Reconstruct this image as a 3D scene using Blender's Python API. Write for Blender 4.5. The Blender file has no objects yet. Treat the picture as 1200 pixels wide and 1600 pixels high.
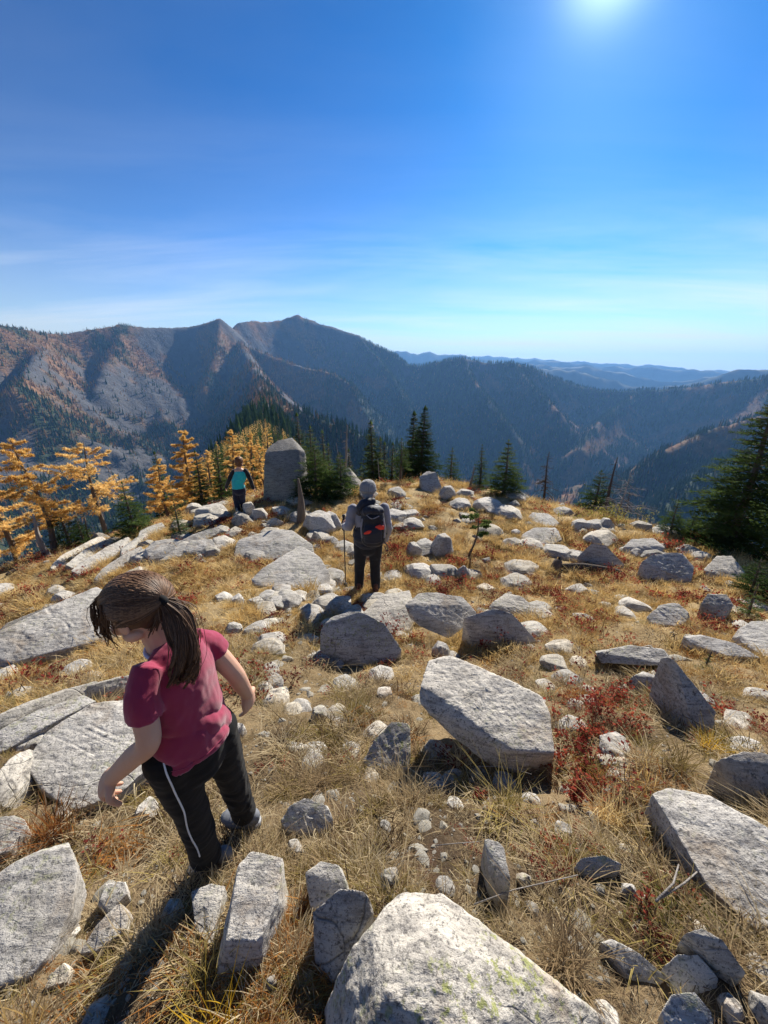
import bpy, bmesh, math, random
import numpy as np
from mathutils import Vector, Matrix, Euler

C = bpy.context
S = C.scene
COL = S.collection
R = math.radians
rng = np.random.default_rng(11)
random.seed(11)

# ------------------------------------------------------------------ camera
F = 600.0                      # focal length in pixels of the 1200x1600 photograph
TILT = R(20.5)
cam = bpy.data.cameras.new('camera')
cam.sensor_fit = 'VERTICAL'
cam.sensor_height = 36.0
cam.lens = 36.0 * F / 1600
cam.clip_start = 0.02
cam.clip_end = 80000
camo = bpy.data.objects.new('camera', cam)
COL.objects.link(camo)
camo.location = (0, 0, 0)
camo.rotation_euler = (R(90) - TILT, 0, 0)
S.camera = camo

# ------------------------------------------------------------------ light
SUN_EL, SUN_AZ = R(33.2), R(22.6)          # azimuth to the right of the view axis (+Y)
w = bpy.data.worlds.new('World')
S.world = w
w.use_nodes = True
nt = w.node_tree
nt.nodes.clear()
def N(t, typ, **kw):
    n = t.nodes.new(typ)
    for k, v in kw.items():
        setattr(n, k, v)
    return n
wo = N(nt, 'ShaderNodeOutputWorld')
bg = N(nt, 'ShaderNodeBackground')
bg.inputs['Strength'].default_value = 0.072
sky = N(nt, 'ShaderNodeTexSky', sky_type='NISHITA', sun_disc=False)
sky.sun_elevation = SUN_EL
sky.sun_rotation = SUN_AZ
sky.altitude = 2000
sky.air_density = 1.0
sky.dust_density = 0.6
sky.ozone_density = 2.2
hs = N(nt, 'ShaderNodeHueSaturation')
hs.inputs['Saturation'].default_value = 1.2
dv = N(nt, 'ShaderNodeMixRGB', blend_type='MULTIPLY'); dv.inputs[0].default_value = 1; dv.inputs[2].default_value = (.16, .16, .16, 1)
gm = N(nt, 'ShaderNodeGamma'); gm.inputs[1].default_value = 1.66
mu = N(nt, 'ShaderNodeMixRGB', blend_type='MULTIPLY'); mu.inputs[0].default_value = 1; mu.inputs[2].default_value = (4.2, 5.9, 6.3, 1)
nt.links.new(sky.outputs[0], dv.inputs[1]); nt.links.new(dv.outputs[0], gm.inputs[0]); nt.links.new(gm.outputs[0], mu.inputs[1])
nt.links.new(mu.outputs[0], hs.inputs['Color'])
# thin high cloud: streaks of stretched noise, everywhere round the horizon
tc = N(nt, 'ShaderNodeTexCoord')
sx = N(nt, 'ShaderNodeSeparateXYZ')
nt.links.new(tc.outputs['Generated'], sx.inputs[0])
def M(t, op, a, b=None, c=None):
    n = N(t, 'ShaderNodeMath', operation=op)
    for i, v in enumerate((a, b, c)):
        if v is None: continue
        if isinstance(v, (int, float)): n.inputs[i].default_value = v
        else: t.links.new(v, n.inputs[i])
    return n.outputs[0]
zc = M(nt, 'MAXIMUM', sx.outputs[2], 0.0)
den = M(nt, 'ADD', zc, 0.10)
cx = M(nt, 'DIVIDE', sx.outputs[0], den)
cy = M(nt, 'DIVIDE', sx.outputs[1], den)
cv = N(nt, 'ShaderNodeCombineXYZ')
nt.links.new(cx, cv.inputs[0]); nt.links.new(cy, cv.inputs[1])
mp = N(nt, 'ShaderNodeMapping')
mp.inputs['Rotation'].default_value = (0, 0, R(-12))
mp.inputs['Scale'].default_value = (0.34, 1.25, 1)
mp.inputs['Location'].default_value = (1.7, 3.3, 0)
nt.links.new(cv.outputs[0], mp.inputs[0])
def NOISE(t, vec, scale, detail=4, rough=0.55, dist=0.0):
    n = N(t, 'ShaderNodeTexNoise')
    n.inputs['Scale'].default_value = scale
    n.inputs['Detail'].default_value = detail
    n.inputs['Roughness'].default_value = rough
    n.inputs['Distortion'].default_value = dist
    if vec is not None: t.links.new(vec, n.inputs['Vector'])
    return n.outputs[0]
def RAMP(t, fac, stops, interp='LINEAR'):
    n = N(t, 'ShaderNodeValToRGB')
    cr = n.color_ramp
    cr.interpolation = interp
    while len(cr.elements) < len(stops): cr.elements.new(0.5)
    for e, (p, c) in zip(cr.elements, stops):
        e.position = p
        e.color = c if len(c) == 4 else (*c, 1)
    t.links.new(fac, n.inputs[0])
    return n.outputs[0]
def G1(v): return (v, v, v, 1)
c1 = NOISE(nt, mp.outputs[0], 1.0, 7, 0.62, 0.5)
c2 = NOISE(nt, mp.outputs[0], 0.33, 3, 0.5, 0.3)
cm = M(nt, 'MULTIPLY', RAMP(nt, c1, [(0.38, G1(0)), (0.70, G1(1))]), RAMP(nt, c2, [(0.36, G1(0.25)), (0.66, G1(1))]))
cm = M(nt, 'MULTIPLY', cm, RAMP(nt, zc, [(0.0, G1(0.5)), (0.04, G1(0.95)), (0.15, G1(0.60)), (0.30, G1(0.13)), (0.8, G1(0.05))]))
mixc = N(nt, 'ShaderNodeMixRGB')
nt.links.new(cm, mixc.inputs[0])
nt.links.new(hs.outputs[0], mixc.inputs[1])
mixc.inputs[2].default_value = (9.0, 9.3, 9.6, 1)
# pale veil of haze low over the horizon, and the white aureole round the sun
veil = N(nt, 'ShaderNodeMixRGB')
nt.links.new(RAMP(nt, zc, [(0.0, G1(0.96)), (0.04, G1(0.84)), (0.10, G1(0.50)), (0.24, G1(0.13)), (0.5, G1(0))]), veil.inputs[0])
nt.links.new(mixc.outputs[0], veil.inputs[1])
veil.inputs[2].default_value = (6.3, 5.9, 4.9, 1)
sdot = N(nt, 'ShaderNodeVectorMath', operation='DOT_PRODUCT')
nt.links.new(tc.outputs['Generated'], sdot.inputs[0])
sdot.inputs[1].default_value = (math.sin(SUN_AZ) * math.cos(SUN_EL), math.cos(SUN_AZ) * math.cos(SUN_EL), math.sin(SUN_EL))
sd_ = M(nt, 'MAXIMUM', sdot.outputs['Value'], 0.0)
au = M(nt, 'ADD', M(nt, 'MULTIPLY', M(nt, 'POWER', sd_, 14.0), 0.08), M(nt, 'ADD', M(nt, 'MULTIPLY', M(nt, 'POWER', sd_, 80.0), .5), M(nt, 'MULTIPLY', M(nt, 'POWER', sd_, 700.0), 8.0)))
auc = N(nt, 'ShaderNodeMixRGB', blend_type='ADD'); auc.inputs[0].default_value = 1
aum = N(nt, 'ShaderNodeMixRGB', blend_type='MULTIPLY'); aum.inputs[0].default_value = 1; aum.inputs[2].default_value = (0.86, 1.0, 0.98, 1)
nt.links.new(au, aum.inputs[1])
nt.links.new(veil.outputs[0], auc.inputs[1]); nt.links.new(aum.outputs[0], auc.inputs[2])
nt.links.new(auc.outputs[0], bg.inputs['Color'])
nt.links.new(bg.outputs[0], wo.inputs['Surface'])

sd = bpy.data.lights.new('sun', 'SUN')
sd.energy = 5.0
sd.angle = R(0.53)
sd.color = (1.0, 0.93, 0.82)
so = bpy.data.objects.new('sun', sd)
COL.objects.link(so)
SUNV = Vector((math.sin(SUN_AZ) * math.cos(SUN_EL), math.cos(SUN_AZ) * math.cos(SUN_EL), math.sin(SUN_EL)))
so.rotation_euler = SUNV.to_track_quat('Z', 'Y').to_euler()
so.location = SUNV * 50

vs = S.view_settings
vs.view_transform = 'Standard'
vs.look = 'None'
vs.gamma = 1.0
vs.exposure = 0.95
vs.use_curve_mapping = False
cy_ = S.cycles
cy_.use_denoising = True
cy_.max_bounces = 6
cy_.diffuse_bounces = 3
cy_.glossy_bounces = 2
cy_.transmission_bounces = 4
cy_.transparent_max_bounces = 6
cy_.volume_bounces = 0
cy_.volume_step_rate = 4.0
cy_.caustics_reflective = False
cy_.caustics_refractive = False

# ------------------------------------------------------------------ pixel <-> world
CT, ST = math.cos(TILT), math.sin(TILT)
def ray(px, py):
    u = 800 - py
    return np.array([px - 600.0, F * CT + u * ST, u * CT - F * ST])
def P(px, py, y):
    d = ray(px, py)
    return d * (y / d[1])
def Pz(px, py, z):
    d = ray(px, py)
    return d * (z / d[2])
def Pr(px, py, r):
    d = ray(px, py)
    return d * (r / math.hypot(d[0], d[1]))
def proj(p):
    d = p[1] * CT - p[2] * ST
    return 600 + F * p[0] / d, 800 - F * (p[1] * ST + p[2] * CT) / d

# ------------------------------------------------------------------ numpy gradient noise
_PERM = np.random.default_rng(5).permutation(256)
_PERM = np.concatenate([_PERM, _PERM, _PERM])
_GR = np.random.default_rng(6).normal(size=(256, 3))
_GR /= np.linalg.norm(_GR, axis=1)[:, None]
def pn(p):
    p = np.asarray(p, float)
    i = np.floor(p).astype(int)
    f = p - i
    i &= 255
    u = f * f * f * (f * (f * 6 - 15) + 10)
    out = np.zeros(len(p))
    for dx in (0, 1):
        wx = u[:, 0] if dx else 1 - u[:, 0]
        for dy in (0, 1):
            wy = u[:, 1] if dy else 1 - u[:, 1]
            for dz in (0, 1):
                wz = u[:, 2] if dz else 1 - u[:, 2]
                h = _PERM[_PERM[_PERM[i[:, 0] + dx] + i[:, 1] + dy] + i[:, 2] + dz]
                g = _GR[h]
                out += wx * wy * wz * ((f[:, 0] - dx) * g[:, 0] + (f[:, 1] - dy) * g[:, 1] + (f[:, 2] - dz) * g[:, 2])
    return out * 1.5
def fbm(p, oct=4, lac=2.03, gain=0.5, ridged=False):
    p = np.asarray(p, float)
    a, s = 1.0, 0.0
    for k in range(oct):
        n = pn(p + 17.3 * k)
        s = s + a * ((1 - 2 * np.abs(n)) if ridged else n)
        p = p * lac
        a *= gain
    return s
def P3(x, y, z=0.0):
    x = np.asarray(x, float)
    return np.stack([x, np.asarray(y, float), np.full_like(x, z)], 1)
def sstep(a, b, x):
    t = np.clip((x - a) / (b - a), 0, 1)
    return t * t * (3 - 2 * t)

# ------------------------------------------------------------------ object helpers
def tag(o, label=None, cat=None, group=None, kind=None):
    if label: o['label'] = label
    if cat: o['category'] = cat
    if group: o['group'] = group
    if kind: o['kind'] = kind
    return o
def mesh_obj(name, verts, faces, mat=None, parent=None, smooth=True, loc=None):
    me = bpy.data.meshes.new(name)
    verts = np.asarray(verts, dtype=np.float32)
    if loc is not None:
        verts = verts - np.asarray(loc, np.float32)
    if isinstance(faces, np.ndarray):
        nf, k = faces.shape
        me.vertices.add(len(verts)); me.vertices.foreach_set('co', verts.ravel())
        me.loops.add(nf * k); me.loops.foreach_set('vertex_index', faces.astype(np.int32).ravel())
        me.polygons.add(nf); me.polygons.foreach_set('loop_start', np.arange(0, nf * k, k, dtype=np.int32))
        me.update(calc_edges=True); me.validate()
    else:
        me.from_pydata(verts.tolist(), [], faces)
    if smooth:
        me.polygons.foreach_set('use_smooth', np.ones(len(me.polygons), bool))
    o = bpy.data.objects.new(name, me)
    if mat: me.materials.append(mat)
    COL.objects.link(o)
    if loc is not None: o.location = loc
    if parent: o.parent = parent
    return o
def empty(name, loc=(0, 0, 0), rz=0):
    o = bpy.data.objects.new(name, None)
    o.empty_display_size = 0.1
    COL.objects.link(o)
    o.location = loc
    o.rotation_euler = (0, 0, rz)
    return o
def kids(o): return [c for c in o.children]
def copy_tree(o, parent=None):
    c = o.copy()
    COL.objects.link(c)
    if parent: c.parent = parent
    for ch in list(o.children):
        copy_tree(ch, c)
    return c

def mat(name):
    m = bpy.data.materials.new(name)
    m.use_nodes = True
    t = m.node_tree
    t.nodes.clear()
    return m, t
def finish(t, shader, disp=None):
    o = N(t, 'ShaderNodeOutputMaterial')
    t.links.new(shader, o.inputs['Surface'])
def PRIN(t, color, rough=0.8, normal=None, spec=0.3, **kw):
    b = N(t, 'ShaderNodeBsdfPrincipled')
    if isinstance(color, tuple): b.inputs['Base Color'].default_value = (*color[:3], 1)
    else: t.links.new(color, b.inputs['Base Color'])
    if isinstance(rough, (int, float)): b.inputs['Roughness'].default_value = rough
    else: t.links.new(rough, b.inputs['Roughness'])
    b.inputs['Specular IOR Level'].default_value = spec
    if normal is not None: t.links.new(normal, b.inputs['Normal'])
    for k, v in kw.items(): b.inputs[k.replace('_', ' ')].default_value = v
    return b.outputs[0]
def MIX(t, fac, a, b, mode='MIX'):
    n = N(t, 'ShaderNodeMixRGB', blend_type=mode)
    for i, v in enumerate((fac, a, b)):
        if isinstance(v, (int, float)): n.inputs[i].default_value = v
        elif isinstance(v, tuple): n.inputs[i].default_value = (*v[:3], 1)
        else: t.links.new(v, n.inputs[i])
    return n.outputs[0]
def BUMP(t, h, strength=0.5, dist=0.02, normal=None):
    n = N(t, 'ShaderNodeBump')
    n.inputs['Strength'].default_value = strength
    n.inputs['Distance'].default_value = dist
    t.links.new(h, n.inputs['Height'])
    if normal is not None: t.links.new(normal, n.inputs['Normal'])
    return n.outputs[0]
def MAPV(t, src, scale=(1, 1, 1), rot=(0, 0, 0), loc=(0, 0, 0)):
    n = N(t, 'ShaderNodeMapping')
    n.inputs['Scale'].default_value = scale
    n.inputs['Rotation'].default_value = rot
    n.inputs['Location'].default_value = loc
    t.links.new(src, n.inputs[0])
    return n.outputs[0]
# ================================================================== TERRAIN
# ridge lines: (px, py, horizontal distance) of points that the photograph shows, turned into places
MAIN = [(-420, 470, 1500), (-250, 490, 1650), (-120, 500, 1750), (0, 508, 1850), (40, 515, 1900), (68, 523, 1950), (100, 521, 2000), (150, 514, 2050),
        (190, 509, 2100), (230, 512, 2150), (270, 512, 2200), (300, 510, 2200), (325, 504, 2200), (343, 499, 2200),
        (355, 508, 2230), (363, 517, 2260), (375, 504, 2330), (395, 501, 2400), (420, 503, 2450), (440, 500, 2500),
        (455, 494, 2520), (465, 491, 2540), (478, 497, 2540), (500, 506, 2520), (530, 514, 2500), (560, 524, 2480),
        (590, 541, 2450), (615, 553, 2420), (640, 571, 2380), (660, 572, 2340), (700, 563, 2280), (725, 560, 2250),
        (760, 566, 2250), (800, 568, 2250), (830, 574, 2280), (860, 588, 2320), (900, 602, 2400), (940, 611, 2450),
        (1000, 611, 2450), (1060, 606, 2400), (1110, 600, 2350), (1160, 594, 2300), (1210, 590, 2250), (1300, 580, 2100),
        (1450, 565, 1900), (1700, 555, 1700)]
SPURS = [  # (points, drop, length)
    ([(363, 520, 2240), (385, 540, 2120), (420, 556, 2000), (470, 572, 1880), (520, 584, 1780), (548, 600, 1700), (566, 640, 1540), (585, 672, 1420)], 300, 240),
    ([(343, 501, 2190), (340, 535, 2010), (330, 572, 1860), (318, 610, 1700)], 190, 150),
    ([(375, 535, 2080), (392, 565, 1700), (408, 596, 1250), (412, 622, 800), (410, 652, 430), (400, 690, 200), (392, 722, 110)], 300, 260),
    ([(412, 622, 800), (470, 646, 700), (540, 672, 620), (620, 705, 560)], 200, 170),
    ([(725, 562, 2240), (735, 590, 2060), (760, 620, 1880), (790, 660, 1640)], 190, 170),
    ([(800, 569, 2240), (830, 600, 2050), (868, 640, 1800)], 170, 150),
    ([(560, 526, 2470), (590, 560, 2280), (620, 600, 2050), (640, 640, 1800)], 190, 160),
    ([(190, 510, 2100), (180, 540, 1960), (165, 570, 1800), (150, 610, 1620)], 130, 120),
    ([(68, 524, 1950), (60, 545, 1800), (45, 575, 1600), (20, 610, 1400)], 150, 130),
    ([(1000, 612, 2440), (960, 640, 2200), (930, 668, 1900), (905, 700, 1600)], 150, 170),
    ([(1500, 600, 1700), (1300, 620, 1500), (1200, 648, 1350), (1110, 672, 1250), (1040, 705, 1130), (985, 750, 1020), (950, 790, 930)], 210, 210),
    ([(1300, 640, 1100), (1200, 690, 950), (1110, 745, 850), (1050, 800, 760)], 180, 170),
]
def polyline(pts):
    return np.array([Pr(*p) for p in pts])
def ridge_h(x, y, pl, drop, L, power=1.0, lin=0.0, rnd=22.0):
    best = np.full(x.shape, -1e9)
    dmin = np.full(x.shape, 1e9)
    for a, b in zip(pl[:-1], pl[1:]):
        ab = b[:2] - a[:2]
        t = np.clip(((x - a[0]) * ab[0] + (y - a[1]) * ab[1]) / (ab @ ab), 0, 1)
        d = np.sqrt((x - a[0] - t * ab[0]) ** 2 + (y - a[1] - t * ab[1]) ** 2 + rnd * rnd) - rnd
        zr = a[2] + t * (b[2] - a[2])
        h = zr - drop * (1 - np.exp(-(d / L) ** power)) - lin * d
        best = np.maximum(best, h)
        dmin = np.minimum(dmin, d)
    return best, dmin
PL_MAIN = polyline(MAIN)
PL_SPURS = [(polyline(p), d, l) for p, d, l in SPURS]
def smax(a, b, k):
    m = np.maximum(a, b)
    return m + k * np.log(np.exp((a - m) / k) + np.exp((b - m) / k))
def far_h(x, y):
    x = np.asarray(x, float); y = np.asarray(y, float)
    r = np.hypot(x, y)
    wx = x + 55 * fbm(P3(x / 420, y / 420, 3.1), 3)
    wy = y + 55 * fbm(P3(x / 420, y / 420, 9.7), 3)
    k = sstep(200, 1000, r)
    wx = x + (wx - x) * k; wy = y + (wy - y) * k
    m, dm = ridge_h(x, y, PL_MAIN, 860, 640)
    m2, _ = ridge_h(wx, wy, PL_MAIN, 860, 640)
    m = np.where(dm < 60, m, m + (m2 - m) * sstep(60, 260, dm))
    floor = -680 + np.minimum(430, 0.62 * np.maximum(0, -x - 60)) + 0.04 * np.maximum(0, r - 900)
    h = smax(m, floor, 22)
    ds = np.full(x.shape, 1e9)
    for pl, d, l in PL_SPURS:
        s, dd = ridge_h(wx, wy, pl, d * .6, l * .6, lin=0.45)
        s0, _ = ridge_h(x, y, pl, d * .6, l * .6, lin=0.45)
        s = s0 + (s - s0) * sstep(20, 160, dd)
        h = smax(h, s, 9)
        ds = np.minimum(ds, dd)
    hill = np.maximum(-3.2 - 0.62 * np.maximum(0, r - 13), -700)
    h = smax(h, hill, 3.0)
    # gullies and broken rock
    e = np.minimum(dm, ds)
    amp = (4 + 34 * sstep(10, 260, e)) * sstep(150, 900, r)
    h = h + amp * (fbm(P3(x / 190, y / 190, 1.7), 5, ridged=True, gain=0.52) - 0.9) * 0.62
    h = h + 3.2 * sstep(120, 700, r) * fbm(P3(x / 26, y / 26, 4.4), 3)
    return h

# near ground: thin-plate surface through places read off the photograph
CP = [(0, -3, -0.8), (-4, -3, -1.1), (4, -3, -0.8), (0, -8, 0.2), (-8, -6, -1.4), (8, -6, -0.6),
      (0, 0, -1.6), (-1.5, 0, -1.56), (1.5, 0, -1.48), (0, .55, -1.60), (-.68, .9, -1.75), (0, 1.4, -1.97), (0, 2.1, -2.25), (0, 3, -2.56), (0, 4.76, -2.95), (0, 6.4, -2.98),
      (0, 8, -2.92), (0.3, 10.3, -3.0), (0, 12, -3.5), (0, 16, -6.0), (0, 25, -11.5),
      (-1.9, 1.5, -1.97), (-2.4, 3, -2.5), (-4, 4.5, -3.05), (-6, 6, -3.4), (-8.2, 8.8, -4.35), (-11, 9.5, -5.7), (-5, 9, -3.5), (-3.1, 7.8, -2.92), (-3, 10, -3.2), (-5.5, 12, -4.4),
      (-9, 5, -4.0), (-15, 10, -7.6), (-12, 16, -7.4), (-6, 17, -5.6), (-5, 3, -3.2), (-4, 1, -2.2), (-9, 1, -3.7),
      (1.6, 1.2, -1.76), (2.2, .7, -1.6), (3, 3, -2.45), (4, 5, -2.92), (3, 7.5, -3.02), (7, 7, -3.5), (5, 9.4, -3.6), (6, 4, -2.95), (2, 10.4, -3.02), (3.2, 12, -4.0), (12, 8, -7),
      (9, 13, -8.5), (4, 15, -7), (5, 1.5, -2.3), (9, 2, -3.6), (20, 18, -16)]
for a in np.arange(0, 360, 15):
    for rr in (45, 70):
        x_, y_ = rr * math.sin(R(a)), rr * math.cos(R(a))
        if y_ < 0: z_ = -1.0 - 0.35 * rr * (0.4 + abs(x_) / rr) if y_ < -0.3 * rr else -0.5 * rr
        else: z_ = float(far_h(np.array([x_]), np.array([y_]))[0])
        CP.append((x_, y_, z_))
CP = np.array(CP, float)
def _tk(d2):
    return 0.5 * d2 * np.log(d2 + 1e-9)
_n = len(CP)
_A = np.zeros((_n + 3, _n + 3))
_A[:_n, :_n] = _tk(((CP[:, None, :2] - CP[None, :, :2]) ** 2).sum(-1)) + 0.02 * np.eye(_n)
_A[:_n, _n] = 1; _A[:_n, _n + 1:] = CP[:, :2]; _A[_n, :_n] = 1; _A[_n + 1:, :_n] = CP[:, :2].T
_W = np.linalg.solve(_A, np.concatenate([CP[:, 2], np.zeros(3)]))
def near_h(x, y):
    x = np.asarray(x, float); y = np.asarray(y, float)
    z = _W[_n] + _W[_n + 1] * x + _W[_n + 2] * y
    for k in range(_n):
        z = z + _W[k] * _tk((x - CP[k, 0]) ** 2 + (y - CP[k, 1]) ** 2)
    return z
def _base_full(x, y):
    r = np.hypot(x, y)
    z = np.zeros(x.shape)
    t = sstep(42, 68, r)
    n_ = t < 1; f_ = t > 0
    if n_.any(): z[n_] += near_h(x[n_], y[n_]) * (1 - t[n_])
    if f_.any(): z[f_] += far_h(x[f_], y[f_]) * t[f_]
    return z
GD = 0.2
_gx = np.arange(-42, 42 + GD, GD); _gy = np.arange(-14, 48 + GD, GD)
_mx, _my = np.meshgrid(_gx, _gy, indexing='ij')
_GZ = _base_full(_mx.ravel(), _my.ravel()).reshape(_mx.shape)
def base_h(x, y):            # smooth ground, without bumps
    x = np.atleast_1d(np.asarray(x, float)); y = np.atleast_1d(np.asarray(y, float))
    fx = (x + 42) / GD; fy = (y + 14) / GD
    ins = (fx >= 0) & (fy >= 0) & (fx < len(_gx) - 1) & (fy < len(_gy) - 1)
    z = np.empty(x.shape)
    i = fx[ins].astype(int); j = fy[ins].astype(int); u = fx[ins] - i; v = fy[ins] - j
    z[ins] = (_GZ[i, j] * (1 - u) + _GZ[i + 1, j] * u) * (1 - v) + (_GZ[i, j + 1] * (1 - u) + _GZ[i + 1, j + 1] * u) * v
    if (~ins).any(): z[~ins] = _base_full(x[~ins], y[~ins])
    return z
def gh(x, y):                # ground with hummocks
    x = np.atleast_1d(np.asarray(x, float)); y = np.atleast_1d(np.asarray(y, float))
    r = np.hypot(x, y)
    z = base_h(x, y)
    k = 1 - sstep(30, 60, r)
    z = z + k * (0.06 * fbm(P3(x * 1.1, y * 1.1, 0.5), 3) + 0.030 * fbm(P3(x * 5, y * 5, 2.5), 3) * (1 - sstep(6, 14, r)))
    z = z + k * 0.25 * sstep(5, 14, r) * fbm(P3(x * .25, y * .25, 7.5), 3)
    return z
def gz(x, y): return float(gh([x], [y])[0])
_TS = np.exp(np.linspace(math.log(0.4), math.log(40), 500))
def G(px, py):               # where the ray through this pixel first meets the ground
    d = ray(px, py); d = d / np.linalg.norm(d)
    p = d[None] * _TS[:, None]
    b = p[:, 2] - base_h(p[:, 0], p[:, 1])
    i = np.argmax(b < 0.12)
    if b[i] >= 0.12: return None
    ts = np.linspace(_TS[max(i - 2, 0)], _TS[min(i + 4, 499)], 120)
    q = d[None] * ts[:, None]
    b = q[:, 2] - gh(q[:, 0], q[:, 1])
    i = np.argmax(b < 0)
    if b[i] >= 0: i = int(np.argmin(b))
    q = q[i]
    return np.array([q[0], q[1], gz(q[0], q[1])])
def mpp(p):                  # metres per photograph pixel at a point
    return (p[1] * CT - p[2] * ST) / F

# materials of the land
def m_ground():
    m, t = mat('dry_alpine_soil')
    g = N(t, 'ShaderNodeNewGeometry').outputs['Position']
    n1 = NOISE(t, g, 0.9, 5, 0.6); n2 = NOISE(t, g, 7, 6, 0.65); n3 = NOISE(t, g, 60, 4, 0.7)
    soil = MIX(t, n3, (0.035, 0.024, 0.015), (0.13, 0.09, 0.055))
    litter = MIX(t, n3, (0.095, 0.066, 0.038), (0.30, 0.22, 0.125))
    k = RAMP(t, MIX(t, 0.45, n1, n2), [(0.43, G1(0)), (0.55, G1(1))])
    c = MIX(t, k, soil, litter)
    at = N(t, 'ShaderNodeAttribute', attribute_name='bare', attribute_type='GEOMETRY')
    c = MIX(t, M(t, 'MULTIPLY', at.outputs['Fac'], RAMP(t, n2, [(0.36, G1(.55)), (0.56, G1(1))])), c, MIX(t, n3, (0.018, 0.012, 0.008), (0.085, 0.058, 0.036)))
    dist = N(t, 'ShaderNodeVectorMath', operation='LENGTH'); t.links.new(g, dist.inputs[0])
    kd = RAMP(t, M(t, 'DIVIDE', dist.outputs['Value'], 12.0), [(0.16, G1(0)), (0.5, G1(0.8))])
    c = MIX(t, kd, c, MIX(t, n2, (0.26, 0.18, 0.085), (0.55, 0.42, 0.22)))
    red = RAMP(t, NOISE(t, g, 1.7, 4, 0.6), [(0.62, G1(0)), (0.72, G1(0.3))])
    c = MIX(t, red, c, (0.13, 0.035, 0.025))
    v = N(t, 'ShaderNodeTexVoronoi'); v.inputs['Scale'].default_value = 90; t.links.new(g, v.inputs['Vector'])
    grit = RAMP(t, v.outputs['Distance'], [(0.10, G1(1)), (0.2, G1(0))])
    c = MIX(t, M(t, 'MULTIPLY', grit, 0.35), c, (0.3, 0.28, 0.25))
    h = M(t, 'ADD', M(t, 'MULTIPLY', n2, 0.6), M(t, 'MULTIPLY', n3, 0.5))
    finish(t, PRIN(t, c, 0.95, BUMP(t, h, 0.9, 0.03), 0.1))
    return m
def m_mountain():
    m, t = mat('mountain_side')
    geo = N(t, 'ShaderNodeNewGeometry')
    g = geo.outputs['Position']
    at = N(t, 'ShaderNodeAttribute', attribute_name='cover', attribute_type='GEOMETRY')
    sp = N(t, 'ShaderNodeSeparateColor'); t.links.new(at.outputs['Color'], sp.inputs[0])
    n0 = NOISE(t, g, 0.0045, 5, 0.6); n1 = NOISE(t, g, 0.03, 6, 0.65); n2 = NOISE(t, g, 0.16, 4, 0.7)
    rock = MIX(t, n2, (0.036, 0.036, 0.038), (0.135, 0.130, 0.127))
    rock = MIX(t, RAMP(t, n1, [(0.38, G1(0.75)), (0.6, G1(0))]), rock, (0.10, 0.10, 0.105))
    heath = MIX(t, n2, (0.12, 0.064, 0.036), (0.30, 0.175, 0.095))
    heath = MIX(t, RAMP(t, n1, [(0.45, G1(0)), (0.62, G1(0.7))]), heath, (0.075, 0.075, 0.04))
    wood = MIX(t, n2, (0.022, 0.034, 0.020), (0.06, 0.075, 0.04))
    c = MIX(t, sp.outputs[1], rock, heath)
    c = MIX(t, sp.outputs[0], c, wood)
    h = M(t, 'ADD', M(t, 'MULTIPLY', n1, 8.0), M(t, 'MULTIPLY', n2, 2.5))
    finish(t, PRIN(t, c, 0.95, BUMP(t, h, 1.0, 1.0), 0.05))
    return m
MAT_GROUND, MAT_MTN = m_ground(), m_mountain()

def polar(r0, r1, nr, a0, a1, na, hf):
    rr = np.exp(np.linspace(math.log(r0), math.log(r1), nr))
    aa = np.linspace(R(a0), R(a1), na)
    rg, ag = np.meshgrid(rr, aa, indexing='ij')
    x = (rg * np.sin(ag)).ravel(); y = (rg * np.cos(ag)).ravel()
    z = hf(x, y)
    i = np.arange(nr * na).reshape(nr, na)
    f = np.stack([i[:-1, :-1], i[1:, :-1], i[1:, 1:], i[:-1, 1:]], -1).reshape(-1, 4)[:, ::-1]
    return np.stack([x, y, z], 1), f
gv, gf = polar(0.12, 75, 500, -84, 84, 440, gh)
ground = mesh_obj('ground', gv, gf, MAT_GROUND); tag(ground, kind='structure')
BARE = [(G(a, b), r) for a, b, r in [(700, 1290, .22), (760, 1420, .16), (690, 1360, .16), (850, 1400, .14), (480, 1130, .26), (420, 1190, .22), (230, 1560, .22), (180, 1480, .14), (120, 1560, .12), (420, 1530, .16), (545, 1080, .22), (250, 1420, .16),
        (560, 1260, .16), (960, 1330, .18), (1040, 1420, .18), (1010, 1120, .22), (90, 1040, .35), (440, 1010, .5), (860, 1010, .3), (1140, 1400, .2), (900, 1440, .12), (330, 960, .5), (60, 1090, .25), (970, 990, .3)]]
def bareness(x, y):
    k = np.zeros(len(x))
    for g_, r_ in BARE: k = np.maximum(k, np.exp(-((x - g_[0]) ** 2 + (y - g_[1]) ** 2) / (r_ * r_)))
    return k
ba = ground.data.attributes.new('bare', 'FLOAT', 'POINT')
ba.data.foreach_set('value', np.clip(bareness(gv[:, 0], gv[:, 1]) * 1.3, 0, 1).astype(np.float32))
bv, bf = polar(0.1, 75, 70, 84, 276, 60, gh)
tag(mesh_obj('ground', bv, bf, MAT_GROUND), kind='structure')

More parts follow.
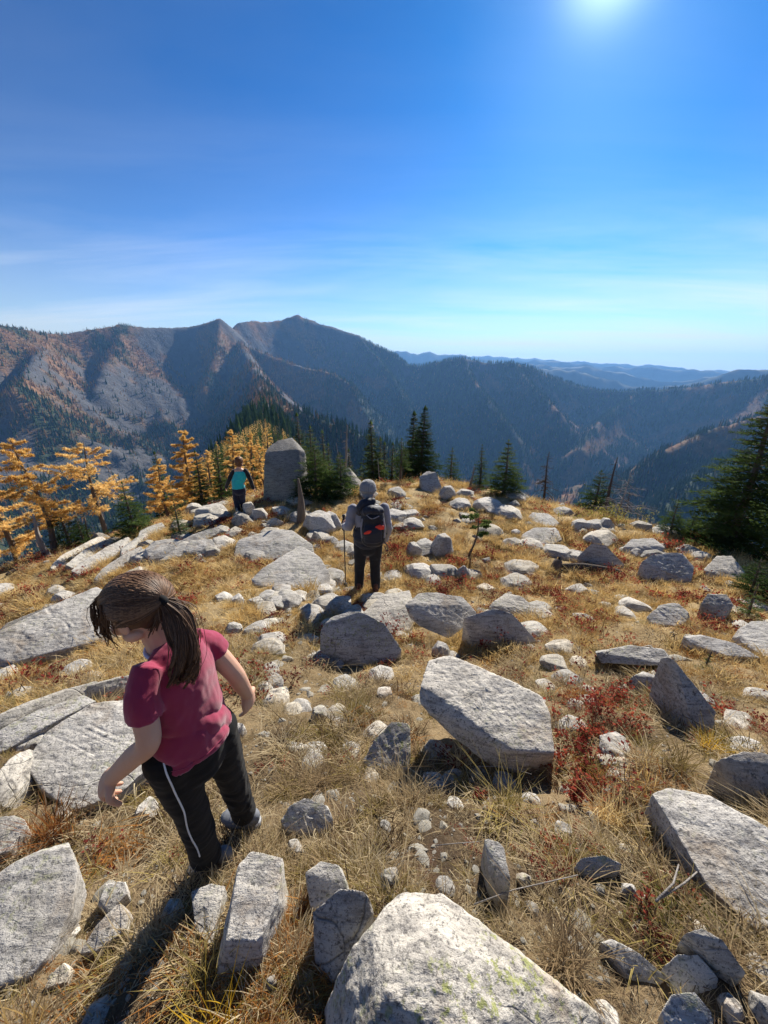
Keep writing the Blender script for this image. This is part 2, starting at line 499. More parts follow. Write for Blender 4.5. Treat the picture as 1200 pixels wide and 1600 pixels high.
def GF(px, py):              # where a ray meets the far slopes
    d = ray(px, py); h = math.hypot(d[0], d[1]); r = np.arange(330, 2700, 14.0)
    z = far_h(d[0] / h * r, d[1] / h * r); b = d[2] / h * r - z
    i = int(np.argmax(b < 0)) if (b < 0).any() else int(np.argmin(b))
    return np.array([d[0] / h * r[i], d[1] / h * r[i]])
OPEN = [([(985, 655), (945, 688), (912, 708), (902, 735), (893, 765), (880, 800)], 26), ([(905, 712), (870, 718), (840, 752), (825, 780)], 18), ([(1210, 640), (1150, 652), (1100, 662), (1050, 672), (1010, 690)], 26),
        ([(1160, 668), (1100, 688), (1045, 712)], 20), ([(1200, 662), (1130, 676)], 24), ([(865, 645), (885, 640), (905, 632)], 22), ([(748, 604), (765, 596), (782, 612)], 24), ([(570, 596), (600, 602)], 26),
        ([(545, 640), (560, 655), (575, 668)], 20), ([(985, 640), (1000, 652), (990, 668)], 16), ([(1060, 700), (1100, 712), (1130, 700)], 12)]
OPENW = [([GF(*p) for p in pl], w_) for pl, w_ in OPEN]
def open_ground(x, y, n2):
    k = np.zeros(len(x))
    for pl, w_ in OPENW:
        for a, b in zip(pl[:-1], pl[1:]):
            ab = b - a
            if np.hypot(*ab) > 700: continue
            t = np.clip(((x - a[0]) * ab[0] + (y - a[1]) * ab[1]) / (ab @ ab + 1e-6), 0, 1)
            d = np.hypot(x - a[0] - t * ab[0], y - a[1] - t * ab[1])
            k = np.maximum(k, 1 - sstep(.5, 1.25, (d - 14 * n2) / w_))
    return k
# cover of the far slopes: R forest, G heath and larch, rest bare talus
def cover(x, y, z):
    r = np.hypot(x, y)
    az = np.degrees(np.arctan2(x, y))
    n = fbm(P3(x / 260, y / 260, 11.0), 4)
    n2 = fbm(P3(x / 70, y / 70, 21.0), 3)
    left = 1 - sstep(-12, 2, az)
    rgt = sstep(14, 26, az)
    el = z / r                                   # how high up the slope it stands
    # left cirque: bare talus above, larch and heath between, dark wood below
    wood_l = sstep(0.02, 0.5, n + 0.9 * n2 + (-0.10 - el) * 3.0)
    heath_l = sstep(-0.25, 0.25, n * 1.5 + n2 * 0.7 + 0.15 - np.abs(el + 0.03) * 3.0)
    wood_c = sstep(-0.5, 0.0, n + 0.6 * n2 + (0.06 - el) * 4.0)
    heath_c = sstep(0.1, 0.5, n2 + n * .4)
    tr = open_ground(x, y, n2)
    open_r = sstep(0.18, 0.42, n2 + 0.7 * n + 0.05 * np.sin(x / 60)) * rgt * sstep(950, 1250, r)
    wood = wood_l * left + wood_c * (1 - left)
    heath = heath_l * left + heath_c * (1 - left)
    bare_low = (1 - sstep(0.02, 0.09, np.abs(fbm(P3(x / 330 + 4, y / 150, 31.0), 2)))) * (r > 600) * left
    wood = wood * (1 - tr) * (1 - open_r) * (1 - 0.5 * bare_low)
    heath = np.maximum(heath, np.maximum(tr, open_r * sstep(-0.2, 0.3, n2)))
    near = 1 - sstep(250, 600, r)
    wood = np.maximum(wood, near * 0.9)
    return np.clip(wood, 0, 1), np.clip(heath, 0, 1)
mv, mf = polar(74.5, 4200, 430, -80, 80, 800, lambda x, y: np.where(np.hypot(x, y) < 76, gh(x, y), far_h(x, y)))
mtn = mesh_obj('mountain', mv, mf, MAT_MTN); tag(mtn, kind='structure')
wv, hv = cover(mv[:, 0], mv[:, 1], mv[:, 2])
ca = mtn.data.color_attributes.new('cover', 'FLOAT_COLOR', 'POINT')
ca.data.foreach_set('color', np.stack([wv, hv, 0 * wv, 0 * wv + 1], 1).astype(np.float32).ravel())

# far ranges, one sheet each, nearest first
def m_range():
    m, t = mat('distant_forested_range')
    g = N(t, 'ShaderNodeNewGeometry').outputs['Position']
    n1 = NOISE(t, g, 0.004, 5, 0.6)
    finish(t, PRIN(t, MIX(t, n1, (0.03, 0.04, 0.03), (0.10, 0.10, 0.08)), 0.95, None, 0.05))
    return m
MAT_RANGE = m_range()
RANGES = [
    (4300, [(400, 640), (560, 590), (640, 582), (700, 580), (760, 572), (800, 578), (850, 573), (900, 578), (960, 592), (1000, 603), (1060, 600), (1110, 588), (1150, 576), (1200, 574), (1300, 582), (1500, 570)]),
    (5300, [(300, 640), (600, 575), (650, 570), (700, 568), (740, 574), (790, 572), (840, 567), (880, 574), (930, 571), (980, 582), (1040, 596), (1120, 586), (1180, 590), (1250, 580), (1500, 590)]),
    (6700, [(200, 620), (560, 560), (610, 548), (622, 546), (650, 551), (665, 547), (700, 554), (720, 552), (745, 560), (800, 563), (850, 561), (900, 566), (960, 570), (1040, 574), (1100, 576), (1200, 588), (1500, 580)]),
    (8700, [(200, 600), (560, 562), (640, 557), (700, 552), (725, 556), (760, 554), (800, 558), (850, 560), (900, 563), (950, 566), (1010, 568), (1060, 572), (1120, 576), (1200, 579), (1500, 575)]),
]
for D, pts in RANGES:
    pw = np.array([Pr(px, py, D) for px, py in pts])
    azs = np.degrees(np.arctan2(pw[:, 0], pw[:, 1]))
    aa = np.linspace(-75, 75, 600)
    zc_ = np.interp(aa, azs, pw[:, 2], left=pw[0, 2] - 40, right=pw[-1, 2])
    zc_ = np.convolve(np.pad(zc_, 2, 'edge'), np.ones(5) / 5, 'valid')
    ts = np.linspace(-1, 1, 34)
    tg, ag = np.meshgrid(ts, np.radians(aa), indexing='ij')
    rr = D * (1 + 0.17 * tg)
    x = (rr * np.sin(ag)).ravel(); y = (rr * np.cos(ag)).ravel()
    up = np.tile(zc_, len(ts))
    tt = np.abs(tg.ravel())
    jag = D * 0.0065 * (fbm(P3(x / (D * .055), y / (D * .055), D), 4, ridged=True) - .6)
    sp = D * 0.05 * tt * (fbm(P3(x / (D * .07), y / (D * .07), D + 5), 4, ridged=True) - 0.9)
    z = up + jag * 0.7 - 0.14 * D * tt ** 0.9 + sp
    i = np.arange(len(x)).reshape(len(ts), len(aa))
    f = np.stack([i[:-1, :-1], i[1:, :-1], i[1:, 1:], i[:-1, 1:]], -1).reshape(-1, 4)[:, ::-1]
    tag(mesh_obj('distant_hills', np.stack([x, y, z], 1), f, MAT_RANGE), kind='structure')
# the land between and beyond: one sheet to the horizon
hv_, hf_ = polar(3800, 10600, 40, -180, 180, 181, lambda x, y: -760 + 60 * fbm(P3(x / 2500, y / 2500, 2.0), 3))
tag(mesh_obj('valley_land', hv_, hf_, MAT_RANGE), kind='structure')

# ------------------------------------------------------------------ haze: one closed box of pale air
def box_obj(name, lo, hi, m):
    v = [(x, y, z) for x in (lo[0], hi[0]) for y in (lo[1], hi[1]) for z in (lo[2], hi[2])]
    f = [(0, 1, 3, 2), (4, 6, 7, 5), (0, 4, 5, 1), (2, 3, 7, 6), (0, 2, 6, 4), (1, 5, 7, 3)]
    return mesh_obj(name, v, f, m, smooth=False)
hm, ht = mat('haze_air')
pv = N(ht, 'ShaderNodeVolumePrincipled')
pv.inputs['Color'].default_value = (0.22, 0.50, 1.0, 1)
pv.inputs['Density'].default_value = 0.88e-4
pv.inputs['Anisotropy'].default_value = 0.25
ho = N(ht, 'ShaderNodeOutputMaterial')
ht.links.new(pv.outputs[0], ho.inputs['Volume'])
hm.volume_intersection_method = 'FAST' if hasattr(hm, 'volume_intersection_method') else hm.volume_intersection_method
haze = box_obj('haze', (-10900, -10900, -1000), (10900, 10900, 352), hm)
tag(haze, kind='stuff')
# ================================================================== TREES: materials and builders
def m_needles(name, c0, c1, c2, trans=0.35):
    m, t = mat(name)
    oi = N(t, 'ShaderNodeObjectInfo')
    g = N(t, 'ShaderNodeTexCoord').outputs['Object']
    n = NOISE(t, g, 2.2, 3, 0.6)
    k = M(t, 'ADD', M(t, 'MULTIPLY', n, 0.75), M(t, 'MULTIPLY', oi.outputs['Random'], 0.25))
    c = RAMP(t, k, [(0.25, c0), (0.5, c1), (0.75, c2)])
    d = N(t, 'ShaderNodeBsdfDiffuse'); t.links.new(c, d.inputs[0])
    tr = N(t, 'ShaderNodeBsdfTranslucent'); t.links.new(c, tr.inputs[0])
    mx = N(t, 'ShaderNodeMixShader'); mx.inputs[0].default_value = trans
    t.links.new(d.outputs[0], mx.inputs[1]); t.links.new(tr.outputs[0], mx.inputs[2])
    finish(t, mx.outputs[0])
    return m
MAT_FIR = m_needles('fir_needles', (0.022, 0.042, 0.014), (0.070, 0.112, 0.032), (0.135, 0.175, 0.055), 0.42)
MAT_LARCH = m_needles('golden_larch_needles', (0.58, 0.35, 0.10), (0.80, 0.53, 0.18), (0.88, 0.66, 0.30), 0.52)
MAT_RUST = m_needles('rust_larch_needles', (0.24, 0.13, 0.046), (0.42, 0.24, 0.085), (0.52, 0.33, 0.13), 0.42)
def m_bark(name, c0, c1):
    m, t = mat(name)
    g = N(t, 'ShaderNodeTexCoord').outputs['Object']
    n = NOISE(t, MAPV(t, g, (14, 14, 2.5)), 1.5, 5, 0.7)
    finish(t, PRIN(t, MIX(t, n, c0, c1), 0.9, BUMP(t, n, 0.8, 0.02), 0.15))
    return m
MAT_BARK = m_bark('grey_brown_bark', (0.05, 0.038, 0.03), (0.20, 0.16, 0.13))
MAT_DEAD = m_bark('weathered_dead_wood', (0.10, 0.09, 0.085), (0.36, 0.33, 0.30))
MAT_DARKWOOD = m_bark('dark_dead_wood', (0.03, 0.024, 0.02), (0.12, 0.10, 0.085))

class MB:                                   # collects tubes and blades into one mesh
    def __init__(s): s.v = []; s.f = []
    def n(s): return len(s.v)
    def tube(s, pts, rad, k=6, cap=True, phase=0.0):
        pts = [np.asarray(p, float) for p in pts]
        up = np.array([0.13, 0.31, 0.94]); base = len(s.v)
        for i, p in enumerate(pts):
            d = pts[min(i + 1, len(pts) - 1)] - pts[max(i - 1, 0)]
            d = d / (np.linalg.norm(d) + 1e-9)
            a = np.cross(d, up if abs(d @ up) < 0.95 else np.array([1.0, 0, 0])); a /= np.linalg.norm(a) + 1e-9
            b = np.cross(d, a)
            r = rad[i]
            rx, ry = r if isinstance(r, (tuple, list)) else (r, r)
            for j in range(k):
                an = 2 * math.pi * j / k + phase
                s.v.append(p + a * rx * math.cos(an) + b * ry * math.sin(an))
        for i in range(len(pts) - 1):
            for j in range(k):
                j2 = (j + 1) % k
                s.f.append((base + i * k + j, base + i * k + j2, base + (i + 1) * k + j2, base + (i + 1) * k + j))
        if cap:
            s.f.append(tuple(base + j for j in range(k))[::-1])
            s.f.append(tuple(base + (len(pts) - 1) * k + j for j in range(k)))
    def poly(s, pts):
        b = len(s.v)
        s.v.extend(np.asarray(p, float) for p in pts)
        s.f.append(tuple(range(b, b + len(pts))))
    def build(s, name, m, parent=None, smooth=True, loc=None):
        return mesh_obj(name, np.array(s.v), s.f, m, parent, smooth, loc)

def rot2(v, a):
    c, s_ = math.cos(a), math.sin(a)
    return np.array([v[0] * c - v[1] * s_, v[0] * s_ + v[1] * c, v[2]])
def unit(v):
    v = np.asarray(v, float)
    return v / (np.linalg.norm(v) + 1e-9)

def fir_mesh(seed, h, rad, whorls, per, sprays, fine=1.0, base=0.06, bare=0.0, lean=0.0, ragged=0.25, tuft=None):
    """a fir: (trunk MB, crown MB). Every branch is a bough with flat sprays of needle blades."""
    r_ = random.Random(seed)
    tk, cr = MB(), MB()
    wob = [np.array([lean * h * t * t + 0.012 * h * math.sin(3 * t + seed), 0.012 * h * math.cos(4 * t + seed), h * t]) for t in np.linspace(-0.04, 1, 9)]
    tk.tube(wob, [0.030 * h * (1 - t) ** 0.9 + 0.004 for t in np.linspace(0, 1, 9)], 7)
    def axis(z):
        t = z / h
        return np.array([lean * h * t * t + 0.012 * h * math.sin(3 * t + seed), 0.012 * h * math.cos(4 * t + seed), z])
    for w_ in range(whorls):
        t = base + (1 - base) * (w_ / whorls) ** 0.92
        if t > 0.985: continue
        L0 = rad * (1 - t) ** 0.82 + 0.025 * h * (1 - t) + 0.012 * h
        if t < 0.2: L0 *= 0.78 + 1.1 * t
        for b in range(per):
            if r_.random() < bare + (0.10 if t > 0.25 else 0): continue
            a = 2 * math.pi * (b + 0.5 * (w_ % 2) + r_.uniform(-.3, .3)) / per
            L = L0 * r_.uniform(1 - ragged * 1.5, 1 + ragged * .6)
            z0 = h * t + r_.uniform(-.012, .012) * h
            rise = (-0.10 + 0.50 * t) + r_.uniform(-.14, .12)
            o = axis(z0)
            out = np.array([math.cos(a), math.sin(a), 0]); side = np.array([-math.sin(a), math.cos(a), 0])
            def bough(u): return o + out * L * u + np.array([0, 0, L * (rise * u - 0.34 * u * u + 0.22 * u ** 3)])
            if fine > 0.5:
                tk.tube([bough(0), bough(.5), bough(.95)], [0.0042 * h * (1 - t * .6), 0.0028 * h, 0.001 * h], 3, cap=False)
            ns = max(2, int(sprays * (0.45 + L / (rad + 1e-6) * .75)))
            for k in range(ns):
                u = 0.16 + 0.86 * (k + r_.random() * .6) / ns
                p = bough(min(u, 1.02))
                for sgn in (-1, 1):
                    sl = L * (0.46 * (1 - u) + 0.13) * r_.uniform(.7, 1.25)
                    dirn = unit(out * r_.uniform(.55, 1.0) + side * sgn * r_.uniform(.5, 1.0) + np.array([0, 0, r_.uniform(-.38, .22)]))
                    wd = sl * 0.16 + 0.006 * h
                    nrm = unit(np.cross(dirn, np.array([0, 0, 1.0])) + np.array([0, 0, r_.uniform(-.5, .5)]))
                    if fine < 1.5:
                        q = p + dirn * sl
                        cr.poly([p - nrm * wd * .35, p + dirn * sl * .5 - nrm * wd, q, p + dirn * sl * .55 + nrm * wd])
                    else:                                     # needle by needle sprig clusters
                        m_ = 5
                        for q_ in range(m_):
                            pp = p + dirn * sl * (q_ + .2) / m_
                            for s2 in (-1, 1):
                                dd = unit(dirn * .8 + nrm * s2 * .75 + np.array([0, 0, r_.uniform(-.15, .45)]))
                                ln = (0.30 * sl + 0.008 * h) * (1.1 - .5 * q_ / m_)
                                nn = unit(np.cross(dd, np.array([r_.uniform(-.4, .4), r_.uniform(-.4, .4), 1.0])))
                                ww = ln * 0.17
                                cr.poly([pp, pp + dd * ln * .5 - nn * ww, pp + dd * ln, pp + dd * ln * .5 + nn * ww])
            # bough tip
            q = bough(1.06); p = bough(.7)
            cr.poly([p - side * L * .06, q, p + side * L * .06])
    tip = axis(h * 0.97)
    for b in range(5):
        a = b * 1.257
        cr.poly([tip, tip + np.array([math.cos(a) * .02 * h, math.sin(a) * .02 * h, .012 * h]), tip + np.array([0, 0, .05 * h])])
    return tk, cr

def larch_mesh(seed, h, rad, nb, tufts, base=0.22, lean=0.0, flag=0.0, blades=8, flat=0.0):
    """a larch in autumn: open limbs set with short tufts of golden needles."""
    r_ = random.Random(seed)
    tk, cr = MB(), MB()
    ph = r_.uniform(0, 6)
    def axis(t): return np.array([lean * h * t * t + 0.03 * h * math.sin(4 * t + ph), 0.02 * h * math.sin(5 * t + ph * 2), h * t])
    tt = np.linspace(-0.04, 1, 12)
    tk.tube([axis(t) for t in tt], [0.024 * h * (1 - max(t, 0)) ** 0.85 + 0.004 for t in tt], 8)
    for b in range(nb):
        t = base + (0.98 - base) * (b + r_.random() * .7) / nb
        a = r_.uniform(0, 2 * math.pi)
        prof = (1 - t) ** 0.6 if flat == 0 else min(1, 2.6 * (1 - t)) * (0.55 + 0.45 * t)
        L = rad * (prof + 0.06) * r_.uniform(.6, 1.15)
        if flag: L *= 1 + flag * math.cos(a)
        out = np.array([math.cos(a), math.sin(a), 0]); side = np.array([-math.sin(a), math.cos(a), 0])
        o = axis(t)
        rise = r_.uniform(-.22, .55)
        bend = r_.uniform(-.3, .3)
        def bough(u): return o + out * L * u + side * L * bend * u * u + np.array([0, 0, L * (rise * u - 0.18 * u * u + .12 * u ** 3)])
        tk.tube([bough(0), bough(.35), bough(.7), bough(1)], [0.008 * h * (1.05 - t), 0.0055 * h * (1.05 - t), 0.0035 * h * (1.05 - t), .0012 * h], 4, cap=False)
        n_ = max(3, int(tufts * (L / rad + .25)))
        for k in range(n_):
            u = 0.12 + 0.9 * r_.random()
            p = bough(u)
            # a twig off the limb
            tl = L * 0.40 * (1.15 - u) * r_.uniform(.3, 1.0)
            td = unit(out * r_.uniform(-.1, 1) + side * r_.uniform(-1, 1) + np.array([0, 0, r_.uniform(-.45, .35)]))
            for j in range(3):
                c = p + td * tl * (j + .4) / 3
                for q_ in range(blades):
                    d = unit([r_.gauss(0, 1), r_.gauss(0, 1), r_.gauss(0.25, .8)])
                    ln = 0.031 * h ** 0.75 * r_.uniform(.5, 1.3)
                    nn = unit(np.cross(d, [r_.gauss(0, 1), r_.gauss(0, 1), r_.gauss(0, 1)])) * ln * (.11 if blades > 5 else .17)
                    cr.poly([c - nn, c + d * ln * .55 - nn * .6, c + d * ln, c + nn])
    return tk, cr

def plant_tree(name, kind_trunk, kind_crown, tm, cm, loc, rz=0.0, sc=1.0, label=None, cat='tree', group=None):
    o = empty(name, loc, rz); o.scale = (sc, sc, sc)
    tag(o, label, cat, group)
    a = bpy.data.objects.new('trunk', tm); COL.objects.link(a); a.parent = o
    if cm:
        b = bpy.data.objects.new('crown', cm); COL.objects.link(b); b.parent = o
    return o
def as_mesh(mb, name, m, smooth=False):
    me = bpy.data.meshes.new(name)
    me.from_pydata([tuple(v) for v in mb.v], [], mb.f)
    me.materials.append(m)
    if smooth: me.polygons.foreach_set('use_smooth', np.ones(len(me.polygons), bool))
    return me

# far trees: cheap spires as instances
def spire_mesh(seed, m, width=0.16, layers=5):
    r_ = random.Random(seed)
    mb = MB()
    for k in range(layers):
        t0 = 0.06 + 0.9 * k / layers; t1 = min(1.0, t0 + 1.6 / layers)
        rr = width * (1 - t0 * .95)
        n = 7
        tip = np.array([0, 0, t1])
        ring = [np.array([math.cos(6.283 * j / n) * rr * r_.uniform(.55, 1.25), math.sin(6.283 * j / n) * rr * r_.uniform(.55, 1.25), t0 + r_.uniform(-.04, .03)]) for j in range(n)]
        for j in range(n):
            mb.poly([ring[j], ring[(j + 1) % n], tip])
    mb.tube([(0, 0, -.1), (0, 0, .3)], [.02, .012], 4, cap=False)
    return as_mesh(mb, 'spire', m)
def inst_tree(name, pts, rz, sc, kind, meshes, label=None, tilt=None, mats=None):
    """one object whose geometry nodes set a copy of meshes[kind] on each point"""
    me = bpy.data.meshes.new(name)
    n = len(pts)
    me.vertices.add(n)
    me.vertices.foreach_set('co', np.asarray(pts, np.float32).ravel())
    ar = me.attributes.new('rot', 'FLOAT_VECTOR', 'POINT')
    e = np.zeros((n, 3), np.float32); e[:, 2] = rz
    if tilt is not None: e[:, :2] = tilt
    ar.data.foreach_set('vector', e.ravel())
    a2 = me.attributes.new('scl', 'FLOAT_VECTOR', 'POINT')
    sc = np.asarray(sc, np.float32)
    if sc.ndim == 1: sc = np.repeat(sc[:, None], 3, 1)
    a2.data.foreach_set('vector', np.ascontiguousarray(sc).ravel())
    a3 = me.attributes.new('kind_id', 'INT', 'POINT')
    a3.data.foreach_set('value', np.asarray(kind, np.int32))
    o = bpy.data.objects.new(name, me); COL.objects.link(o)
    cl = bpy.data.collections.new(name + '_kinds')
    for i, m_ in enumerate(meshes):
        q = bpy.data.objects.new('%s_kind_%02d' % (name, i), m_)
        q.color = (.78, .765, .73, .35)
        cl.objects.link(q)
    ng = bpy.data.node_groups.new(name + '_scatter', 'GeometryNodeTree')
    ng.interface.new_socket('Geometry', in_out='INPUT', socket_type='NodeSocketGeometry')
    ng.interface.new_socket('Geometry', in_out='OUTPUT', socket_type='NodeSocketGeometry')
    gi = ng.nodes.new('NodeGroupInput'); go = ng.nodes.new('NodeGroupOutput')
    ip = ng.nodes.new('GeometryNodeInstanceOnPoints')
    ci = ng.nodes.new('GeometryNodeCollectionInfo')
    ci.inputs['Collection'].default_value = cl
    ci.inputs['Separate Children'].default_value = True
    ci.inputs['Reset Children'].default_value = True
    def na(nm, ty):
        q = ng.nodes.new('GeometryNodeInputNamedAttribute'); q.data_type = ty
        q.inputs['Name'].default_value = nm
        return [s_ for s_ in q.outputs if s_.enabled and s_.name == 'Attribute'][0]
    ng.links.new(gi.outputs[0], ip.inputs['Points'])
    ng.links.new(ci.outputs[0], ip.inputs['Instance'])
    ip.inputs['Pick Instance'].default_value = True
    ng.links.new(na('kind_id', 'INT'), ip.inputs['Instance Index'])
    er = ng.nodes.new('FunctionNodeEulerToRotation')
    ng.links.new(na('rot', 'FLOAT_VECTOR'), er.inputs[0])
    ng.links.new(er.outputs[0], ip.inputs['Rotation'])
    ng.links.new(na('scl', 'FLOAT_VECTOR'), ip.inputs['Scale'])
    ng.links.new(ip.outputs[0], go.inputs[0])
    md = o.modifiers.new('scatter', 'NODES'); md.node_group = ng
    o.color = (.78, .765, .73, .35)
    tag(o, label, kind='stuff')
    return o

# the far woods
n_ = 230000
rr = np.sqrt(rng.uniform(260 ** 2, 3000 ** 2, n_)); aa = np.radians(rng.uniform(-52, 54, n_))
x = rr * np.sin(aa); y = rr * np.cos(aa)
z = far_h(x, y)
wd, ht_ = cover(x, y, z)
u = rng.random(n_)
lc = fbm(P3(x / 120, y / 120, 51.0), 3)
azd = np.degrees(aa)
fir_k = u < wd * 0.62 + 0.03
larch_k = (~fir_k) & (u < 0.06 + wd * .62 + ht_ * 0.42 * np.clip(1.0 - 0.02 * (azd + 10), 0.25, 1.3))
keep = (fir_k | larch_k)
x, y, z, fk = x[keep], y[keep], z[keep], fir_k[keep]
n_ = len(x)
hgt = rng.uniform(7, 19, n_) * (0.75 + 0.35 * fk) * (1 - .55 * sstep(.03, .09, z / np.hypot(x, y)))
kind = np.where(fk, rng.integers(0, 3, n_), rng.integers(3, 5, n_))
SP = [spire_mesh(i, MAT_FIR, 0.15 + .02 * i) for i in range(3)] + [spire_mesh(7 + i, MAT_RUST, 0.19) for i in range(2)]
inst_tree('far_forest', np.stack([x, y, z - .3], 1), rng.uniform(0, 6.28, n_), hgt, kind, SP, 'dark fir and rust coloured larch forest covering the far valley sides')
print('far trees', n_)
# ================================================================== ROCKS
def m_rock():
    m, t = mat('banded_grey_gneiss')
    oi = N(t, 'ShaderNodeObjectInfo')
    obj = N(t, 'ShaderNodeTexCoord').outputs['Object']
    ofs = N(t, 'ShaderNodeVectorMath', operation='ADD')
    rnd = M(t, 'MULTIPLY', oi.outputs['Random'], 37.0)
    cb = N(t, 'ShaderNodeCombineXYZ')
    t.links.new(rnd, cb.inputs[0]); t.links.new(rnd, cb.inputs[1]); t.links.new(rnd, cb.inputs[2])
    t.links.new(obj, ofs.inputs[0]); t.links.new(cb.outputs[0], ofs.inputs[1])
    v = ofs.outputs[0]
    fol = NOISE(t, MAPV(t, v, (4.5, 16, 34), (0.4, 0.25, 0.5)), 1.6, 6, 0.68, 0.35)     # banding
    mot = NOISE(t, v, 5.0, 6, 0.65)
    spk = NOISE(t, v, 95, 3, 0.75)
    spk2 = NOISE(t, v, 260, 2, 0.7)
    c = MIX(t, mot, (0.43, 0.42, 0.385), (0.76, 0.735, 0.67))
    c = MIX(t, RAMP(t, fol, [(0.36, G1(0.72)), (0.52, G1(0))]), c, (0.16, 0.155, 0.155))
    c = MIX(t, RAMP(t, spk, [(0.36, G1(0.8)), (0.47, G1(0))]), c, (0.085, 0.083, 0.085))
    c = MIX(t, RAMP(t, spk2, [(0.56, G1(0)), (0.68, G1(0.6))]), c, (0.78, 0.77, 0.74))
    st = RAMP(t, NOISE(t, v, 2.1, 5, 0.7), [(0.52, G1(0)), (0.68, G1(0.55))])
    c = MIX(t, st, c, (0.20, 0.18, 0.15))                                             # weather stain
    oc = RAMP(t, NOISE(t, v, 3.3, 5, 0.65, .4), [(0.56, G1(0)), (0.70, G1(0.45))])
    c = MIX(t, oc, c, (0.33, 0.235, 0.14))                                            # ochre stain
    c = MIX(t, 1.0, c, RAMP(t, M(t, 'FRACT', M(t, 'MULTIPLY', oi.outputs['Random'], 7.31)), [(0, (.86, .86, .86)), (.5, (.97, .96, .94)), (1, (1, .97, .91))]), 'MULTIPLY')
    wv = N(t, 'ShaderNodeVectorMath', operation='ADD'); nz_ = N(t, 'ShaderNodeTexNoise'); nz_.inputs['Scale'].default_value = 4.0; t.links.new(v, nz_.inputs['Vector'])
    sc_ = N(t, 'ShaderNodeVectorMath', operation='SCALE'); sc_.inputs['Scale'].default_value = .22; t.links.new(nz_.outputs['Color'], sc_.inputs[0])
    t.links.new(MAPV(t, v, (0.7, 1.9, 2.6), (.3, .2, .6)), wv.inputs[0]); t.links.new(sc_.outputs[0], wv.inputs[1])
    vo = N(t, 'ShaderNodeTexVoronoi', feature='DISTANCE_TO_EDGE'); vo.inputs['Scale'].default_value = 1.9; t.links.new(wv.outputs[0], vo.inputs['Vector'])
    crk = M(t, 'MULTIPLY', RAMP(t, vo.outputs['Distance'], [(0.0, G1(1)), (0.009, G1(0))]), RAMP(t, NOISE(t, v, 2.2, 3, .5), [(0.47, G1(0)), (0.60, G1(1))]))
    c = MIX(t, M(t, 'MULTIPLY', crk, .62), c, (0.05, 0.047, 0.043))                  # cracks
    li = NOISE(t, v, 38, 6, 0.75)
    li = M(t, 'MULTIPLY', RAMP(t, li, [(0.53, G1(0)), (0.60, G1(.9))]), RAMP(t, NOISE(t, v, 2.7, 3, 0.5), [(0.46, G1(0)), (0.60, G1(1))]))
    li = M(t, 'MULTIPLY', li, oi.outputs['Alpha'])
    c = MIX(t, li, c, (0.33, 0.35, 0.14))                                             # yellow green lichen
    bl = RAMP(t, NOISE(t, v, 33, 4, 0.7), [(0.60, G1(0)), (0.66, G1(0.75))])
    c = MIX(t, bl, c, (0.06, 0.06, 0.058))                                            # black lichen
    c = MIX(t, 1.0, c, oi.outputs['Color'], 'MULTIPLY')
    h = M(t, 'ADD', M(t, 'MULTIPLY', crk, -.5), M(t, 'ADD', M(t, 'MULTIPLY', fol, 0.9), M(t, 'ADD', M(t, 'MULTIPLY', spk, 0.5), M(t, 'MULTIPLY', mot, 0.3))))
    finish(t, PRIN(t, c, 0.85, BUMP(t, h, 0.7, 0.011), 0.25))
    return m
MAT_ROCK = m_rock()

ICO = {}
def ico(n):
    if n not in ICO:
        b = bmesh.new(); bmesh.ops.create_icosphere(b, subdivisions=n, radius=1)
        b.verts.ensure_lookup_table()
        ICO[n] = (np.array([v.co[:] for v in b.verts]), np.array([[v.index for v in f.verts] for f in b.faces]))
        b.free()
    return ICO[n]
def hull_planes(pts):
    b = bmesh.new()
    for p in pts: b.verts.new(p)
    bmesh.ops.convex_hull(b, input=b.verts)
    b.normal_update()
    pl = []
    for f in b.faces:
        n = np.array(f.normal[:]); d = n @ np.array(f.verts[0].co[:])
        if f.calc_area() < 1e-7: continue
        if not any((q[0] @ n > 0.995 and abs(q[1] - d) < 0.01) for q in pl): pl.append((n, d))
    b.free()
    return pl
ROCK_FOOT = []               # (xy polygon, top z) of every rock, to keep grass off them
OCC_X0, OCC_Y0, OCC_D = -9.0, 0.0, 0.03
OCC = np.zeros((600, 460), bool)      # x cells, y cells
def mark(vx):
    zt = base_h(vx[:, 0], vx[:, 1])
    a = vx[vx[:, 2] > zt + 0.01][:, :2]
    if len(a) < 4: return
    if len(a) > 1500: a = a[::len(a) // 1500]
    c = a.mean(0)
    for k in np.linspace(0.0, 1.0, 14):
        q = c + (a - c) * k
        i = ((q[:, 0] - OCC_X0) / OCC_D).astype(int); j = ((q[:, 1] - OCC_Y0) / OCC_D).astype(int)
        ok = (i >= 0) & (i < OCC.shape[0]) & (j >= 0) & (j < OCC.shape[1])
        OCC[i[ok], j[ok]] = True
